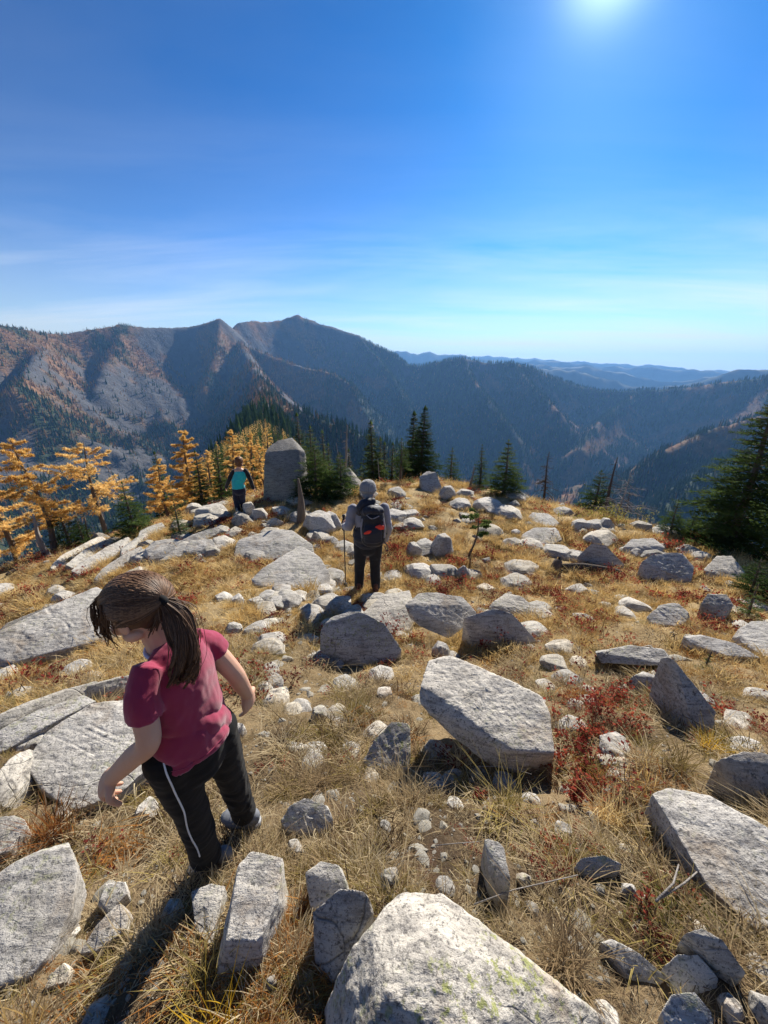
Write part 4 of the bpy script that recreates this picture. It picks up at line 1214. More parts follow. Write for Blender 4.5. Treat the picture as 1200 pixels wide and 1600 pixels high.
# ================================================================== GRASS AND LOW PLANTS
def m_grass(name, c0, c1, c2, trans=0.4):
    m, t = mat(name)
    oi = N(t, 'ShaderNodeObjectInfo')
    g = N(t, 'ShaderNodeTexCoord').outputs['Object']
    n = NOISE(t, g, 30, 2, 0.6)
    k = M(t, 'ADD', M(t, 'MULTIPLY', n, 0.45), M(t, 'MULTIPLY', oi.outputs['Random'], 0.55))
    c = RAMP(t, k, [(0.18, c0), (0.5, c1), (0.82, c2)])
    d = N(t, 'ShaderNodeBsdfDiffuse'); t.links.new(c, d.inputs[0])
    tr = N(t, 'ShaderNodeBsdfTranslucent'); t.links.new(c, tr.inputs[0])
    mx = N(t, 'ShaderNodeMixShader'); mx.inputs[0].default_value = trans
    t.links.new(d.outputs[0], mx.inputs[1]); t.links.new(tr.outputs[0], mx.inputs[2])
    finish(t, mx.outputs[0])
    return m
MAT_STRAW = m_grass('pale_straw', (0.25, 0.175, 0.10), (0.47, 0.365, 0.21), (0.66, 0.56, 0.37))
MAT_GOLD = m_grass('golden_grass', (0.40, 0.26, 0.10), (0.66, 0.47, 0.19), (0.78, 0.63, 0.35))
MAT_OLIVE = m_grass('olive_brown_grass', (0.16, 0.11, 0.04), (0.28, 0.22, 0.075), (0.40, 0.32, 0.12))
MAT_RUSTG = m_grass('rust_sedge', (0.20, 0.075, 0.025), (0.36, 0.15, 0.04), (0.48, 0.25, 0.08))
MAT_REDLEAF = m_grass('red_leaves', (0.10, 0.028, 0.022), (0.22, 0.045, 0.035), (0.40, 0.09, 0.05))
MAT_YELLOW = m_grass('yellow_grass', (0.50, 0.28, 0.02), (0.62, 0.40, 0.04), (0.70, 0.52, 0.08))
MAT_TWIG = m_bark('brown_twig', (0.05, 0.03, 0.02), (0.20, 0.12, 0.08))
MAT_MOSS = m_grass('green_moss', (0.05, 0.055, 0.012), (0.10, 0.105, 0.025), (0.16, 0.15, 0.04), .2)
MAT_YGREEN = m_grass('yellow_green_leaves', (0.13, 0.14, 0.03), (0.26, 0.25, 0.06), (0.42, 0.36, 0.10), .4)

def blades(mb, r_, n, l0, l1, spread, droop, w=0.0022, r0=0.02, up=0.6, segs=3, curl=.3):
    for k in range(n):
        a = r_.uniform(0, 6.283)
        b = np.array([r0 * r_.gauss(0, 1), r0 * r_.gauss(0, 1), -0.01])
        ln = r_.uniform(l0, l1)
        d = np.array([math.cos(a), math.sin(a), 0])
        e = r_.uniform(.1, 1) * spread
        s = np.array([-math.sin(a), math.cos(a), 0]) * w * r_.uniform(.6, 1.3)
        cu = r_.uniform(-curl, curl)
        pl = []
        for q in range(segs + 1):
            u = q / segs
            p = b + d * ln * e * u * (1 + .25 * u) + s / w * ln * cu * u * u * .5 + np.array([0, 0, ln * (up * u - droop * e * u * u)])
            pl.append(p)
        for q in range(segs):
            w0 = 1 - 0.75 * q / segs; w1 = 1 - 0.75 * (q + 1) / segs
            if q == segs - 1: mb.poly([pl[q] - s * w0, pl[q] + s * w0, pl[q + 1]])
            else: mb.poly([pl[q] - s * w0, pl[q] + s * w0, pl[q + 1] + s * w1, pl[q + 1] - s * w1])
def leaf(mb, r_, c, L, tilt=.8):
    d = unit([r_.gauss(0, 1), r_.gauss(0, 1), r_.gauss(0.2, tilt)])
    s = unit(np.cross(d, [r_.gauss(0, 1), r_.gauss(0, 1), r_.gauss(0, 1)])) * L * .3
    mb.poly([c, c + d * L * .4 - s, c + d * L, c + d * L * .4 + s])
def tuft_mesh(name, m, seed, **kw):
    mb = MB(); blades(mb, random.Random(seed), **kw)
    return as_mesh(mb, name, m)
def red_mesh(seed, nst, h, leaves, L, m=None):
    r_ = random.Random(seed); mb = MB()
    for k in range(nst):
        a = r_.uniform(0, 6.28); b = np.array([r_.gauss(0, .05), r_.gauss(0, .05), 0])
        tip = b + np.array([math.cos(a) * h * .5, math.sin(a) * h * .5, h * r_.uniform(.3, 1)])
        mb.tube([b, (b + tip) / 2 + np.array([0, 0, .1 * h]), tip], [.0016, .0012, .0006], 3, cap=False)
        for j in range(leaves):
            u = r_.uniform(.25, 1.05)
            leaf(mb, r_, b + (tip - b) * u + np.array([r_.gauss(0, .012), r_.gauss(0, .012), .1 * h * math.sin(3.14 * min(u, 1))]), L * r_.uniform(.6, 1.2))
    return as_mesh(mb, 'red_clump', m or MAT_REDLEAF)
KIND = []
for i in range(4): KIND.append(tuft_mesh('hay_tuft', MAT_STRAW, i, n=70, l0=.09, l1=.20, spread=.95, droop=.42, w=.0019, r0=.022))          # 0-3
for i in range(3): KIND.append(tuft_mesh('gold_tuft', MAT_GOLD, 20 + i, n=75, l0=.08, l1=.19, spread=.75, droop=.25, w=.0024, r0=.035))       # 4-6
for i in range(3): KIND.append(tuft_mesh('short_grass', MAT_STRAW, 40 + i, n=60, l0=.04, l1=.10, spread=1.1, droop=.35, w=.0018, r0=.075))    # 7-9
for i in range(2): KIND.append(tuft_mesh('olive_tuft', MAT_OLIVE, 60 + i, n=70, l0=.07, l1=.17, spread=.9, droop=.35, w=.0018, r0=.03))       # 10-11
for i in range(2): KIND.append(tuft_mesh('flat_litter', MAT_STRAW, 70 + i, n=55, l0=.06, l1=.16, spread=1.2, droop=.02, up=.06, w=.0017, r0=.085, curl=1.2))  # 12-13
for i in range(2): KIND.append(tuft_mesh('long_stalks', MAT_STRAW, 80 + i, n=9, l0=.2, l1=.36, spread=.6, droop=.25, w=.0012, r0=.02, segs=4))  # 14-15
for i in range(2): KIND.append(tuft_mesh('rust_tuft', MAT_RUSTG, 90 + i, n=60, l0=.05, l1=.13, spread=1.0, droop=.3, w=.002, r0=.04))         # 16-17
for i in range(3): KIND.append(red_mesh(100 + i, 9, .10, 9, .021))                                                                          # 18-20
for i in range(2): KIND.append(tuft_mesh('gold_short', MAT_GOLD, 110 + i, n=65, l0=.04, l1=.11, spread=1.0, droop=.3, w=.0026, r0=.08))       # 21-22
KIND.append(tuft_mesh('moss_tuft', MAT_MOSS, 120, n=80, l0=.015, l1=.045, spread=.9, droop=.2, w=.003, r0=.04))                               # 23

MAT_HEATH = m_grass('dark_heath_twigs', (0.045, 0.030, 0.020), (0.10, 0.065, 0.040), (0.18, 0.12, 0.07), .15)
for i in range(2): KIND.append(tuft_mesh('heath_clump', MAT_HEATH, 130 + i, n=90, l0=.04, l1=.11, spread=1.1, droop=.2, w=.0024, r0=.06, curl=.9))  # 24-25
def occupied(x, y):
    i = ((x - OCC_X0) / OCC_D).astype(int); j = ((y - OCC_Y0) / OCC_D).astype(int)
    ok = (i >= 0) & (i < OCC.shape[0]) & (j >= 0) & (j < OCC.shape[1])
    r = np.zeros(len(x), bool)
    r[ok] = OCC[i[ok], j[ok]]
    return r
RED_SPOTS = [(880, 1180, .30), (905, 1090, .30), (960, 1120, .25), (850, 1290, .22), (450, 1060, .12), (430, 985, .25), (480, 1000, .22), (620, 975, .15), (780, 990, .18), (850, 985, .2), (370, 815, .6), (340, 845, .4), (300, 830, .5), (1060, 890, .4), (980, 1060, .2), (660, 1010, .2), (930, 1340, .15), (1010, 1400, .12), (720, 1300, .1), (820, 905, .3), (1120, 940, .35), (1000, 900, .5), (860, 940, .35), (1150, 1100, .25), (760, 950, .3), (930, 1180, .2), (560, 950, .4), (90, 860, .7)]
RS = [(G(a, b), s) for a, b, s in RED_SPOTS]
RUST_SPOTS = [(G(70, 1290), .12), (G(110, 1245), .10), (G(10, 1260), .12), (G(80, 1040), .15), (G(180, 1330), .08), (G(440, 800), .5), (G(405, 830), .3)]
def spotw(x, y, spots):
    k = np.zeros(len(x))
    for g, s in spots:
        if g is None: continue
        k = np.maximum(k, np.exp(-((x - g[0]) ** 2 + (y - g[1]) ** 2) / (s * s)))
    return k
n_ = 60000
u = rng.random(n_)
rr = 0.25 + 15.5 * u ** 1.25
aa = np.radians(rng.uniform(-68, 68, n_))
x = rr * np.sin(aa); y = rr * np.cos(aa)
ok = ~occupied(x, y)
x, y, rr = x[ok], y[ok], rr[ok]
n_ = len(x)
pa = fbm(P3(x * .9, y * .9, 3.0), 3) + .55 * fbm(P3(x * 3.2, y * 3.2, 8.0), 2)
far_k = sstep(1.6, 4.0, rr)
thr = 0.13 - 0.49 * far_k + .55 * np.clip(bareness(x, y) * 1.3, 0, 1)
soil = pa < thr
pk = rng.random(n_)
keep = np.where(soil, pk < 0.10 + .05 * far_k, pk < np.clip(0.36 + 0.6 * (pa - thr), 0, 1) * (0.50 + .5 * far_k))
gold = sstep(2.2, 4.6, rr + 1.1 * fbm(P3(x * .7, y * .7, 41.0), 2) + .45 * (x > .6)) * .85
red = spotw(x, y, RS) ; rus = spotw(x, y, RUST_SPOTS)
r1 = rng.random(n_); r2 = rng.random(n_)
kind = np.where(r1 < .34, rng.integers(0, 4, n_), np.where(r1 < .60, rng.integers(7, 10, n_), np.where(r1 < .75, rng.integers(10, 12, n_), np.where(r1 < .95, rng.integers(12, 14, n_), rng.integers(14, 16, n_)))))
gk = np.where(r1 < .5, rng.integers(4, 7, n_), np.where(r1 < .9, rng.integers(21, 23, n_), rng.integers(16, 18, n_)))
kind = np.where(r2 < gold, gk, kind)
kind = np.where(soil & (r2 > .35), np.where(r1 < .6, rng.integers(12, 14, n_), rng.integers(7, 10, n_)), kind)
hth = sstep(.12, .4, fbm(P3(x * 1.7, y * 1.7, 91.0), 3))
kind = np.where(rng.random(n_) < .06 + .30 * hth, rng.integers(24, 26, n_), kind)
kind = np.where(rng.random(n_) < np.maximum(red * .50, .03 * (rr > 1.2) + .20 * hth * (rr > 1.5)), rng.integers(18, 21, n_), kind)
mos = spotw(x, y, [(G(450, 1560), .12), (G(1080, 1440), .12), (G(870, 1330), .06), (G(470, 1330), .06), (G(420, 1480), .07)])
kind = np.where(rng.random(n_) < mos * .85, 23, kind)
kind = np.where(rng.random(n_) < rus * .9, rng.integers(16, 18, n_), kind)
keep |= (red > .5) & (pk < .25)
keep |= (mos > .3)
kind = np.where((rng.random(n_) < .5) & (fbm(P3(x * 1.3, y * 1.3, 123.0), 3) > .30), rng.integers(16, 18, n_), kind)
x, y, kind, rr = x[keep], y[keep], kind[keep], rr[keep]
# grass crowding against the rocks
m_ = 46000
re = .3 + 11 * rng.random(m_) ** 1.3; ae = np.radians(rng.uniform(-66, 66, m_)); ex, ey = re * np.sin(ae), re * np.cos(ae)
free = ~occupied(ex, ey); nb = np.zeros(m_, bool)
for dx, dy in ((.07, 0), (-.07, 0), (0, .07), (0, -.07)): nb |= occupied(ex + dx, ey + dy)
ee = free & nb & (rng.random(m_) < .20 + .35 * sstep(1.6, 3.2, re)); ex, ey, re = ex[ee], ey[ee], re[ee]
gk_ = np.where(rng.random(len(ex)) < sstep(2.0, 4.5, re), rng.integers(4, 7, len(ex)), np.where(rng.random(len(ex)) < .6, rng.integers(0, 4, len(ex)), rng.integers(10, 12, len(ex))))
gk_ = np.where(rng.random(len(ex)) < .18, rng.integers(24, 26, len(ex)), gk_)
x = np.concatenate([x, ex]); y = np.concatenate([y, ey]); rr = np.concatenate([rr, re]); kind = np.concatenate([kind, gk_])
n_ = len(x)
z = gh(x, y) - 0.006
sc = rng.uniform(.55, 1.15, n_) * (1.0 + .35 * sstep(2.5, 8, rr)) * np.clip(1.0 + 1.2 * fbm(P3(x * 2.3, y * 2.3, 77.0), 2), .4, 2.0)
near = 1 - sstep(.5, 1.6, rr)
sc = sc * (1 - .42 * near) * np.where((kind >= 18) & (kind <= 20) & (rr < 1.6), .6, 1)
sc = np.minimum(sc, .75 + .25 * rr)
sc3 = np.stack([sc, sc, sc * rng.uniform(.7, 1.1, n_)], 1)
inst_tree('dry_grass', np.stack([x, y, z], 1), rng.uniform(0, 6.28, n_), sc3, kind, KIND, 'dry golden and straw coloured grass with low red leaved plants over the whole ridge', tilt=rng.normal(0, .12, (n_, 2)))
print('grass', n_)

# grit and pebbles in the soil
n_ = 9000
rr = 0.25 + 6 * rng.random(n_) ** 1.5; aa = np.radians(rng.uniform(-68, 68, n_))
x = rr * np.sin(aa); y = rr * np.cos(aa); ok = ~occupied(x, y); x, y = x[ok], y[ok]; n_ = len(x)
GRIT = []
for i in range(7):
    V, Fc = ico(3); r_ = np.random.default_rng(i + 40)
    acc = np.zeros(len(V))
    for q_ in range(15): acc += np.maximum(V @ unit(r_.normal(size=3)), 0) ** 90 / r_.uniform(.55, .95) ** 90
    v = V * (np.minimum(acc ** (-1 / 90.), 1.45))[:, None] * np.array([1, r_.uniform(.6, .95), r_.uniform(.4, .7)])
    v = v + V * (.05 * pn(V * 4 + i * 7))[:, None]
    me = bpy.data.meshes.new('pebble'); me.from_pydata(v.tolist(), [], Fc.tolist()); me.materials.append(MAT_ROCK); me.set_sharp_from_angle(angle=R(28)); GRIT.append(me)
lx = np.array([c[5][0] for c in LEFT]); ly = np.array([c[5][1] for c in LEFT]); ls = np.array([c[0] * mpp(c[5]) * (.40 if c[4] == 2 else .44) for c in LEFT])
x = np.concatenate([x, lx]); y = np.concatenate([y, ly]); gsz = np.concatenate([.0025 + .011 * rng.random(n_) ** 3.5, ls]); n_ = len(x)
inst_tree('gravel', np.stack([x, y, gh(x, y) + .001 - .12 * gsz * (gsz > .012)], 1), rng.uniform(0, 6.28, n_), gsz, rng.integers(0, 7, n_), GRIT, 'small grit and pebbles strewn on the bare dark soil')

# tufts large enough to be told apart
def tuft_thing(px, py, hpx, label, m, seed, n=120, spread=.9, droop=.4, w=.0017, cat='grass tuft', up=.75):
    g = G(px, py); s = mpp(g) * hpx
    mb = MB(); blades(mb, random.Random(seed), n=n, l0=.45 * s, l1=1.25 * s, spread=spread, droop=droop, w=w, r0=.13 * s, up=up, segs=4)
    o = mb.build('grass_tuft', m, None, False); o.location = g
    tag(o, label, cat, 'large tufts of dry grass')
for k, a in enumerate([
 ((880, 1500), 110, 'large pale straw tuft spilling over the flat grey slab', MAT_STRAW, 170, 1.0, .55), ((620, 1380), 120, 'sparse tuft of long upright stalks before the brown stone', MAT_STRAW, 26, .35, .1),
 ((75, 1290), 75, 'rust coloured tuft between two big slabs', MAT_RUSTG, 170, .9, .3), ((1112, 1160), 46, 'bright yellow tuft at the foot of the dark slanting fin', MAT_YELLOW, 110, .6, .2),
 ((290, 1300), 62, 'brown hay tuft spread flat behind the standing leg of the child', MAT_STRAW, 150, 1.3, .45), ((445, 1215), 60, 'hay tuft in trodden soil beyond the lifted shoe', MAT_STRAW, 140, 1.1, .45),
 ((500, 1210), 70, 'rounded hay tuft between the child and the tilted block', MAT_STRAW, 170, 1.0, .4), ((640, 1240), 74, 'brownish hay tuft at the near edge of the black shade', MAT_STRAW, 170, 1.0, .4),
 ((310, 1530), 120, 'olive and orange tuft growing in the shadow of the child', MAT_OLIVE, 110, .6, .25), ((330, 1610), 110, 'yellowish tuft at the bottom edge of the picture', MAT_YELLOW, 60, .6, .2),
 ((20, 1600), 90, 'orange straw tuft in the bottom corner below the streaky slab', MAT_GOLD, 100, .8, .3), ((960, 1270), 90, 'golden tuft rising among fallen red leaves', MAT_GOLD, 140, .7, .3),
 ((1060, 1190), 60, 'olive tuft in front of the dark hollow', MAT_OLIVE, 150, 1.0, .4), ((790, 1260), 90, 'dark brown tuft under the near edge of the big tilted block', MAT_OLIVE, 130, .9, .35),
 ((190, 1030), 46, 'hay tuft under the chin of the child', MAT_STRAW, 110, 1.0, .4), ((45, 1060), 46, 'straw tuft at the lower edge of the long sloping outcrop', MAT_STRAW, 120, 1.1, .4), ((60, 1105), 44, 'hay tuft on the pale ledge above the broad slab', MAT_STRAW, 120, 1.1, .4),
 ((700, 1420), 60, 'low straw tuft before the slim upright stone', MAT_STRAW, 60, 1.1, .4), ((430, 1110), 34, 'low straw tuft near the hand of the child', MAT_STRAW, 120, 1.1, .45), ((560, 1110), 40, 'yellow olive tuft next to the white chip of rock', MAT_OLIVE, 120, .9, .35)]):
    tuft_thing(a[0][0], a[0][1], a[1], a[2], a[3], 500 + k, a[4], a[5], a[6])

# red sprigs
def sprig(px, py, hpx, label, seed, n=26, nst=3):
    g = G(px, py); s = mpp(g) * hpx; r_ = random.Random(seed)
    o = empty('red_sprig', g); tag(o, label, 'shrub', 'red leaved sprigs')
    st, lf = MB(), MB()
    for k in range(nst):
        a = r_.uniform(0, 6.28); L = s * r_.uniform(.6, 1.05)
        pts = [np.array([math.cos(a) * L * .28 * u + .03 * L * math.sin(5 * u + k), math.sin(a) * L * .28 * u, L * u - .02]) for u in np.linspace(0, 1, 6)]
        st.tube(pts, [.0026 - .0019 * u for u in np.linspace(0, 1, 6)], 4, cap=False)
        for j in range(n):
            u = r_.uniform(.25, 1.02); p = pts[min(5, int(u * 5))]
            q = p + np.array([r_.gauss(0, .10 * s), r_.gauss(0, .10 * s), r_.gauss(0, .05 * s)])
            if j % 3 == 0: st.tube([p, (p + q) / 2 + [0, 0, .01], q], [.0012, .001, .0006], 3, cap=False)
            leaf(lf, r_, q, r_.uniform(.6, 1.2) * .020 * (1 + .25 * g[1]) ** .5)
    st.build('stem', MAT_TWIG, o); lf.build('foliage', MAT_REDLEAF, o, False)
for k, a in enumerate([(915, 1045, 84, 'tall thin red sprig standing alone in straw grass'), (985, 1240, 110, 'bare stemmed red sprig between the tilted block and the long white edged slab'), (612, 995, 58, 'bushy red sprig on the pale slab of the cracked outcrop'),
                       (455, 1062, 60, 'crimson sprig low on trodden soil behind the child'), (780, 1000, 46, 'red sprig against the dark side of the wedge shaped rock'), (868, 1120, 60, 'small red sprig by the far corner of the tilted block'),
                       (930, 1110, 70, 'dark red bush at the mouth of the shaded hollow', ), (960, 1080, 60, 'red bush hanging beneath the low ledge'), (900, 1230, 60, 'low red bush covered in fallen leaves by the tilted block'),
                       (755, 1005, 34, 'short red sprig below the middle block of the cracked outcrop'), (820, 930, 40, 'rust red sprig beside the pale broken rock'), (505, 985, 36, 'pale red twiggy sprig beside the three sided boulder'),
                       (1010, 1410, 50, 'fallen red sprig below the turtle shaped stone'), (750, 1230, 34, 'tiny scarlet sprig in the soil near the brown tuft')]):
    sprig(*a[:4], 700 + k, n=30 if 'bush' in a[3] else 18, nst=6 if 'bush' in a[3] else 3)

# dead sticks on the ground
def stick(pts, label, r0=.006, m=None, h=.03):
    gs = [G(*p) for p in pts]
    mb = MB(); mb.tube([g + np.array([0, 0, h]) for g in gs], [r0 * (1 - .6 * k / len(gs)) for k in range(len(gs))], 6)
    o = mb.build('stick', m or MAT_DEAD, None, True, loc=gs[0]); tag(o, label, 'stick', 'dead sticks on the ground')
stick([(90, 1062), (130, 1045), (165, 1030)], 'black twig lying over pale flakes behind the chin of the child', .007, MAT_DARKWOOD, .05)
stick([(1020, 1420), (1048, 1390), (1060, 1352)], 'pale forked stick sticking up beside the long slab', .004, None, .08)
stick([(1030, 1410), (1066, 1385), (1100, 1350)], 'longer pale stick crossing the forked stick', .004, None, .07)
stick([(740, 1418), (800, 1400), (900, 1376)], 'long straw coloured stem lying across dark soil', .0025, None, .06)
stick([(745, 1202), (790, 1200), (830, 1212)], 'arching pale stem in front of the black shade', .0022, None, .09)
stick([(10, 895), (50, 872), (95, 860)], 'dark branch on the slope under the pale larch trunk', .03, MAT_DARKWOOD, .05)
stick([(680, 1318), (720, 1316), (752, 1314)], 'thin pale straw lying beside the slim upright stone', .002, None, .04)
# ================================================================== TREES ON AND ROUND THE RIDGE
def spot(px, r, py=760):
    d = ray(px, py); k = r / math.hypot(d[0], d[1])
    x, y = d[0] * k, d[1] * k
    return np.array([x, y, gz(x, y)])
def by_top(px, pyt, r):
    """place at distance r in the direction of the pixel, height so that the top shows at pyt"""
    d = ray(px, pyt); k = r / math.hypot(d[0], d[1]); q = d * k
    z = gz(q[0], q[1])
    return np.array([q[0], q[1], z - .05]), q[2] - z
def fir(px, pyt, r, rad, label, seed, fine=1.0, whorls=None, per=9, sprays=6, **kw):
    loc, h = by_top(px, pyt, r)
    wh = whorls or int(max(12, h * 7))
    tk, cr = fir_mesh(seed, h, rad, wh, per, sprays, fine, **kw)
    return plant_tree('fir_tree', 'trunk', 'crown', as_mesh(tk, 'trunk', MAT_BARK, True), as_mesh(cr, 'crown', MAT_FIR), loc, label=label, cat='fir', group='firs along the ridge')
def rof(px, py):
    g = G(px, py); return math.hypot(g[0], g[1]) if g is not None else 12.0
# the big fir at the edge of the picture and its neighbours
fir(1222, 600, 9.3, 1.02, 'big dark fir filling the slope at the picture edge', 1, 2.0, whorls=25, per=8, sprays=9, base=.02, ragged=.42)
fir(1195, 866, 6.6, .38, 'low bushy young fir in grass beneath the big dark fir', 2, 2.0, whorls=9, per=9, sprays=7, base=.0)
fir(1062, 780, 9.2, .40, 'slim young fir just outside the boughs of the big dark fir', 3, 1.6, per=9, base=.03)
fir(1088, 800, 9.4, .30, 'small fir squeezed between the slim young fir and the big dark fir', 4, 1.6, per=8, base=.03)
fir(1135, 830, 9.0, .55, 'low spreading fir at the skirts of the big dark fir', 5, 2.0, whorls=10, per=10, base=.0)
fir(940, 732, 11.2, .72, 'dark fir with drooping boughs beside the tall dead trunk', 6, 1.6, per=9, base=.05)
fir(796, 684, 9.9, .64, 'dense dark fir with a broad skirt on the rim of the grass', 7, 2.0, per=11, sprays=8, base=.02)
fir(755, 692, 10.8, .34, 'narrow spire fir standing close by the dense dark fir', 8, 1.6, per=8, base=.03)
fir(708, 698, 12.6, .60, 'short pointed fir behind the pointed rock', 9, 1.6, per=9, base=.04)
fir(664, 634, 15.0, 1.15, 'tallest fir of the pair beyond the grassy rise', 10, 1.6, per=10, sprays=7, base=.03)
fir(645, 642, 16.2, .95, 'slightly thinner fir of the tall pair beyond the grassy rise', 11, 1.6, per=9, base=.03, ragged=.35)
fir(627, 682, 10.6, .50, 'stunted fir with a bare lower stem in bright grass', 12, 1.6, per=8, base=.38, bare=.15)
fir(640, 745, 10.3, .42, 'low mat of fir around the foot of the stunted fir', 13, 1.6, whorls=7, per=10, base=.0)
fir(581, 657, 17.0, .85, 'dark fir spire above the head of the hiker', 14, 1.6, per=9, base=.05, ragged=.35)
fir(602, 690, 18.0, .6, 'thin fir just past the dark fir spire', 15, 1.2, per=8, base=.05, ragged=.4)
fir(484, 664, 12.4, .72, 'fir rising directly behind the tall standing boulder', 16, 1.6, per=9, base=.02)
fir(490, 692, 8.75, .72, 'low spreading fir growing against the tall standing boulder', 17, 2.0, whorls=11, per=12, sprays=8, base=.0, ragged=.35)
fir(530, 704, 8.9, .60, 'bushy fir joined to the low spreading fir', 18, 2.0, whorls=11, per=11, sprays=7, base=.0, ragged=.35)
fir(466, 738, 8.6, .40, 'small fir hugging the shaded side of the tall standing boulder', 19, 1.6, whorls=9, per=10, base=.0)
fir(190, 750, rof(190, 838), .56, 'bright green young fir below the orange larches', 20, 1.6, per=9, base=.04)
fir(271, 780, rof(271, 842), .28, 'little fir standing among rocks below the golden bush', 21, 1.6, whorls=11, per=7, base=.03)
fir(336, 692, 13.5, .48, 'dark fir behind the boy in the teal top', 22, 1.6, per=9, base=.05)
fir(303, 702, 13.0, .48, 'fir growing beside the round golden larch', 23, 1.6, per=9, base=.04)
fir(240, 704, 16.0, .5, 'dull green fir behind the golden bush larch', 24, 1.2, per=8, base=.04)
fir(85, 778, 11.2, .55, 'ragged small fir between the two orange larches', 25, 1.6, per=8, base=.04, ragged=.4)
fir(118, 805, 10.4, .30, 'stunted fir at the foot of the spreading orange larch', 26, 1.6, per=8, base=.1)
fir(880, 785, 11.2, .18, 'tiny fir on the rim beside the dead pole tree', 27, 1.2, whorls=9, per=7, base=.03)
fir(1190, 905, 5.6, .22, 'seedling fir in the grass under the low bushy young fir', 28, 1.6, whorls=6, per=8, base=.0)
fir(1115, 1010, rof(1120, 1040), .07, 'tiny bright green seedling behind the long flat white slab', 29, 1.6, whorls=5, per=8, base=.0)

def larch(px, pyt, r, rad, label, seed, nb, tufts, **kw):
    loc, h = by_top(px, pyt, r)
    tk, cr = larch_mesh(seed, h, rad, nb, tufts, **kw)
    return plant_tree('larch_tree', 'trunk', 'crown', as_mesh(tk, 'trunk', MAT_BARK, True), as_mesh(cr, 'crown', MAT_LARCH), loc, label=label, cat='larch', group='golden larches along the ridge')
larch(22, 680, rof(50, 868) * 1.0, .85, 'pale orange larch at the picture edge with a silvery lower trunk', 31, 46, 24, base=.24)
larch(-48, 700, rof(50, 868) * 1.1, .75, 'pale orange larch cut off by the picture edge', 32, 40, 24, base=.15)
larch(126, 686, 11.2, 1.12, 'wide spreading orange larch with level limbs', 33, 30, 28, base=.30, flat=1.0)
larch(283, 670, 13.6, .78, 'round topped deep orange larch beside a dark fir', 34, 60, 30, base=.12, flat=.0)
larch(244, 716, 12.2, .62, 'low golden bush larch without a clear trunk', 35, 46, 30, base=.03)
larch(358, 668, 17.0, .8, 'thin pale gold larch behind the boy in the teal top', 37, 44, 24, base=.1)
larch(388, 672, 18.5, .7, 'gold larch between the boy and the tall standing boulder', 38, 40, 24, base=.1)
larch(404, 690, 15.5, .55, 'small gold larch close to the tall standing boulder', 39, 36, 22, base=.06)
larch(322, 700, 18.0, .45, 'straw coloured larch behind the dark fir near the boy', 40, 36, 22, base=.08)
larch(372, 700, 14.0, .5, 'bare topped yellow larch right behind the boy', 41, 30, 16, base=.1)

def snag(px, pyt, r, label, seed, nb=10, rad=.3, m=None, thick=.03, lean=0.0, name='dead_tree', twig=True, base=.2):
    loc, h = by_top(px, pyt, r); r_ = random.Random(seed)
    o = empty(name, loc); tag(o, label, 'dead tree', 'dead trees along the ridge')
    a, b = MB(), MB()
    ax = lambda t: np.array([lean * h * t + .02 * h * math.sin(5 * t + seed), .015 * h * math.cos(6 * t), h * t])
    a.tube([ax(t) for t in np.linspace(-.03, 1, 9)], [thick * h * (1 - .85 * max(t, 0)) + .004 for t in np.linspace(-.03, 1, 9)], 7)
    for k in range(nb):
        t = r_.uniform(base, .97); an = r_.uniform(0, 6.28); L = rad * (1.15 - t) * r_.uniform(.4, 1.2)
        d = np.array([math.cos(an), math.sin(an), r_.uniform(-.5, .3)])
        p = [ax(t) + d * L * u + np.array([0, 0, -.15 * L * u * u + .04 * L * math.sin(9 * u + k)]) for u in np.linspace(0, 1, 5)]
        b.tube(p, [.008 * h * (1 - u * .8) * (1.1 - t) + .002 for u in np.linspace(0, 1, 5)], 4, cap=False)
        if twig:
            for q in range(4):
                i = r_.choice((1, 2, 3)); d2 = unit(d + np.array([r_.gauss(0, .8), r_.gauss(0, .8), r_.gauss(-.2, .5)]))
                b.tube([p[i], p[i] + d2 * L * .25, p[i] + d2 * L * .42 + [0, 0, -.05 * L]], [.003, .002, .001], 3, cap=False)
    a.build('trunk', m or MAT_DEAD, o)
    if nb: b.build('branch', m or MAT_DEAD, o)
    return o
snag(860, 703, 11.0, 'dark dead pole tree hung with short drooping twigs', 1, 46, .42, MAT_DARKWOOD, .022, base=.25)
snag(965, 712, 11.0, 'tall dark dead trunk beside a fir on the rim', 2, 22, .5, MAT_DARKWOOD, .030)
snag(980, 742, 10.2, 'grey dead tree with a tangle of bare branches', 3, 40, .85, MAT_DEAD, .016, lean=.05, base=.25)
snag(738, 725, 10.6, 'grey broken snag with a furry trunk near the spire fir', 4, 14, .25, MAT_DEAD, .06, lean=.08)
snag(466, 744, 7.3, 'pointed grey stump with splayed roots in front of the low spreading fir', 5, 34, .16, MAT_BARK, .11, name='tree_stump', twig=False, base=.1)
snag(530, 662, 12.0, 'leaning silver dead trunk above the low spreading fir', 6, 16, .45, MAT_DEAD, .03, lean=.14)
snag(543, 690, 13.5, 'thin grey dead stem slanting behind the leaning silver trunk', 7, 6, .3, MAT_DEAD, .014, lean=-.2)
snag(600, 715, 14.0, 'short dead pole among the firs above the hiker', 8, 6, .25, MAT_DEAD, .014, lean=-.15)
snag(50, 800, rof(50, 870) * .995, 'short silvery bare trunk under the pale orange larch', 9, 2, .1, MAT_DEAD, .07, lean=-.03, twig=False)
snag(128, 800, 10.6, 'forked brown dead stem beneath the spreading orange larch', 10, 8, .3, MAT_BARK, .04)
snag(985, 765, 10.6, 'dark tangled dead top standing next to the tall dark dead trunk', 11, 26, .45, MAT_DARKWOOD, .02, base=.4)
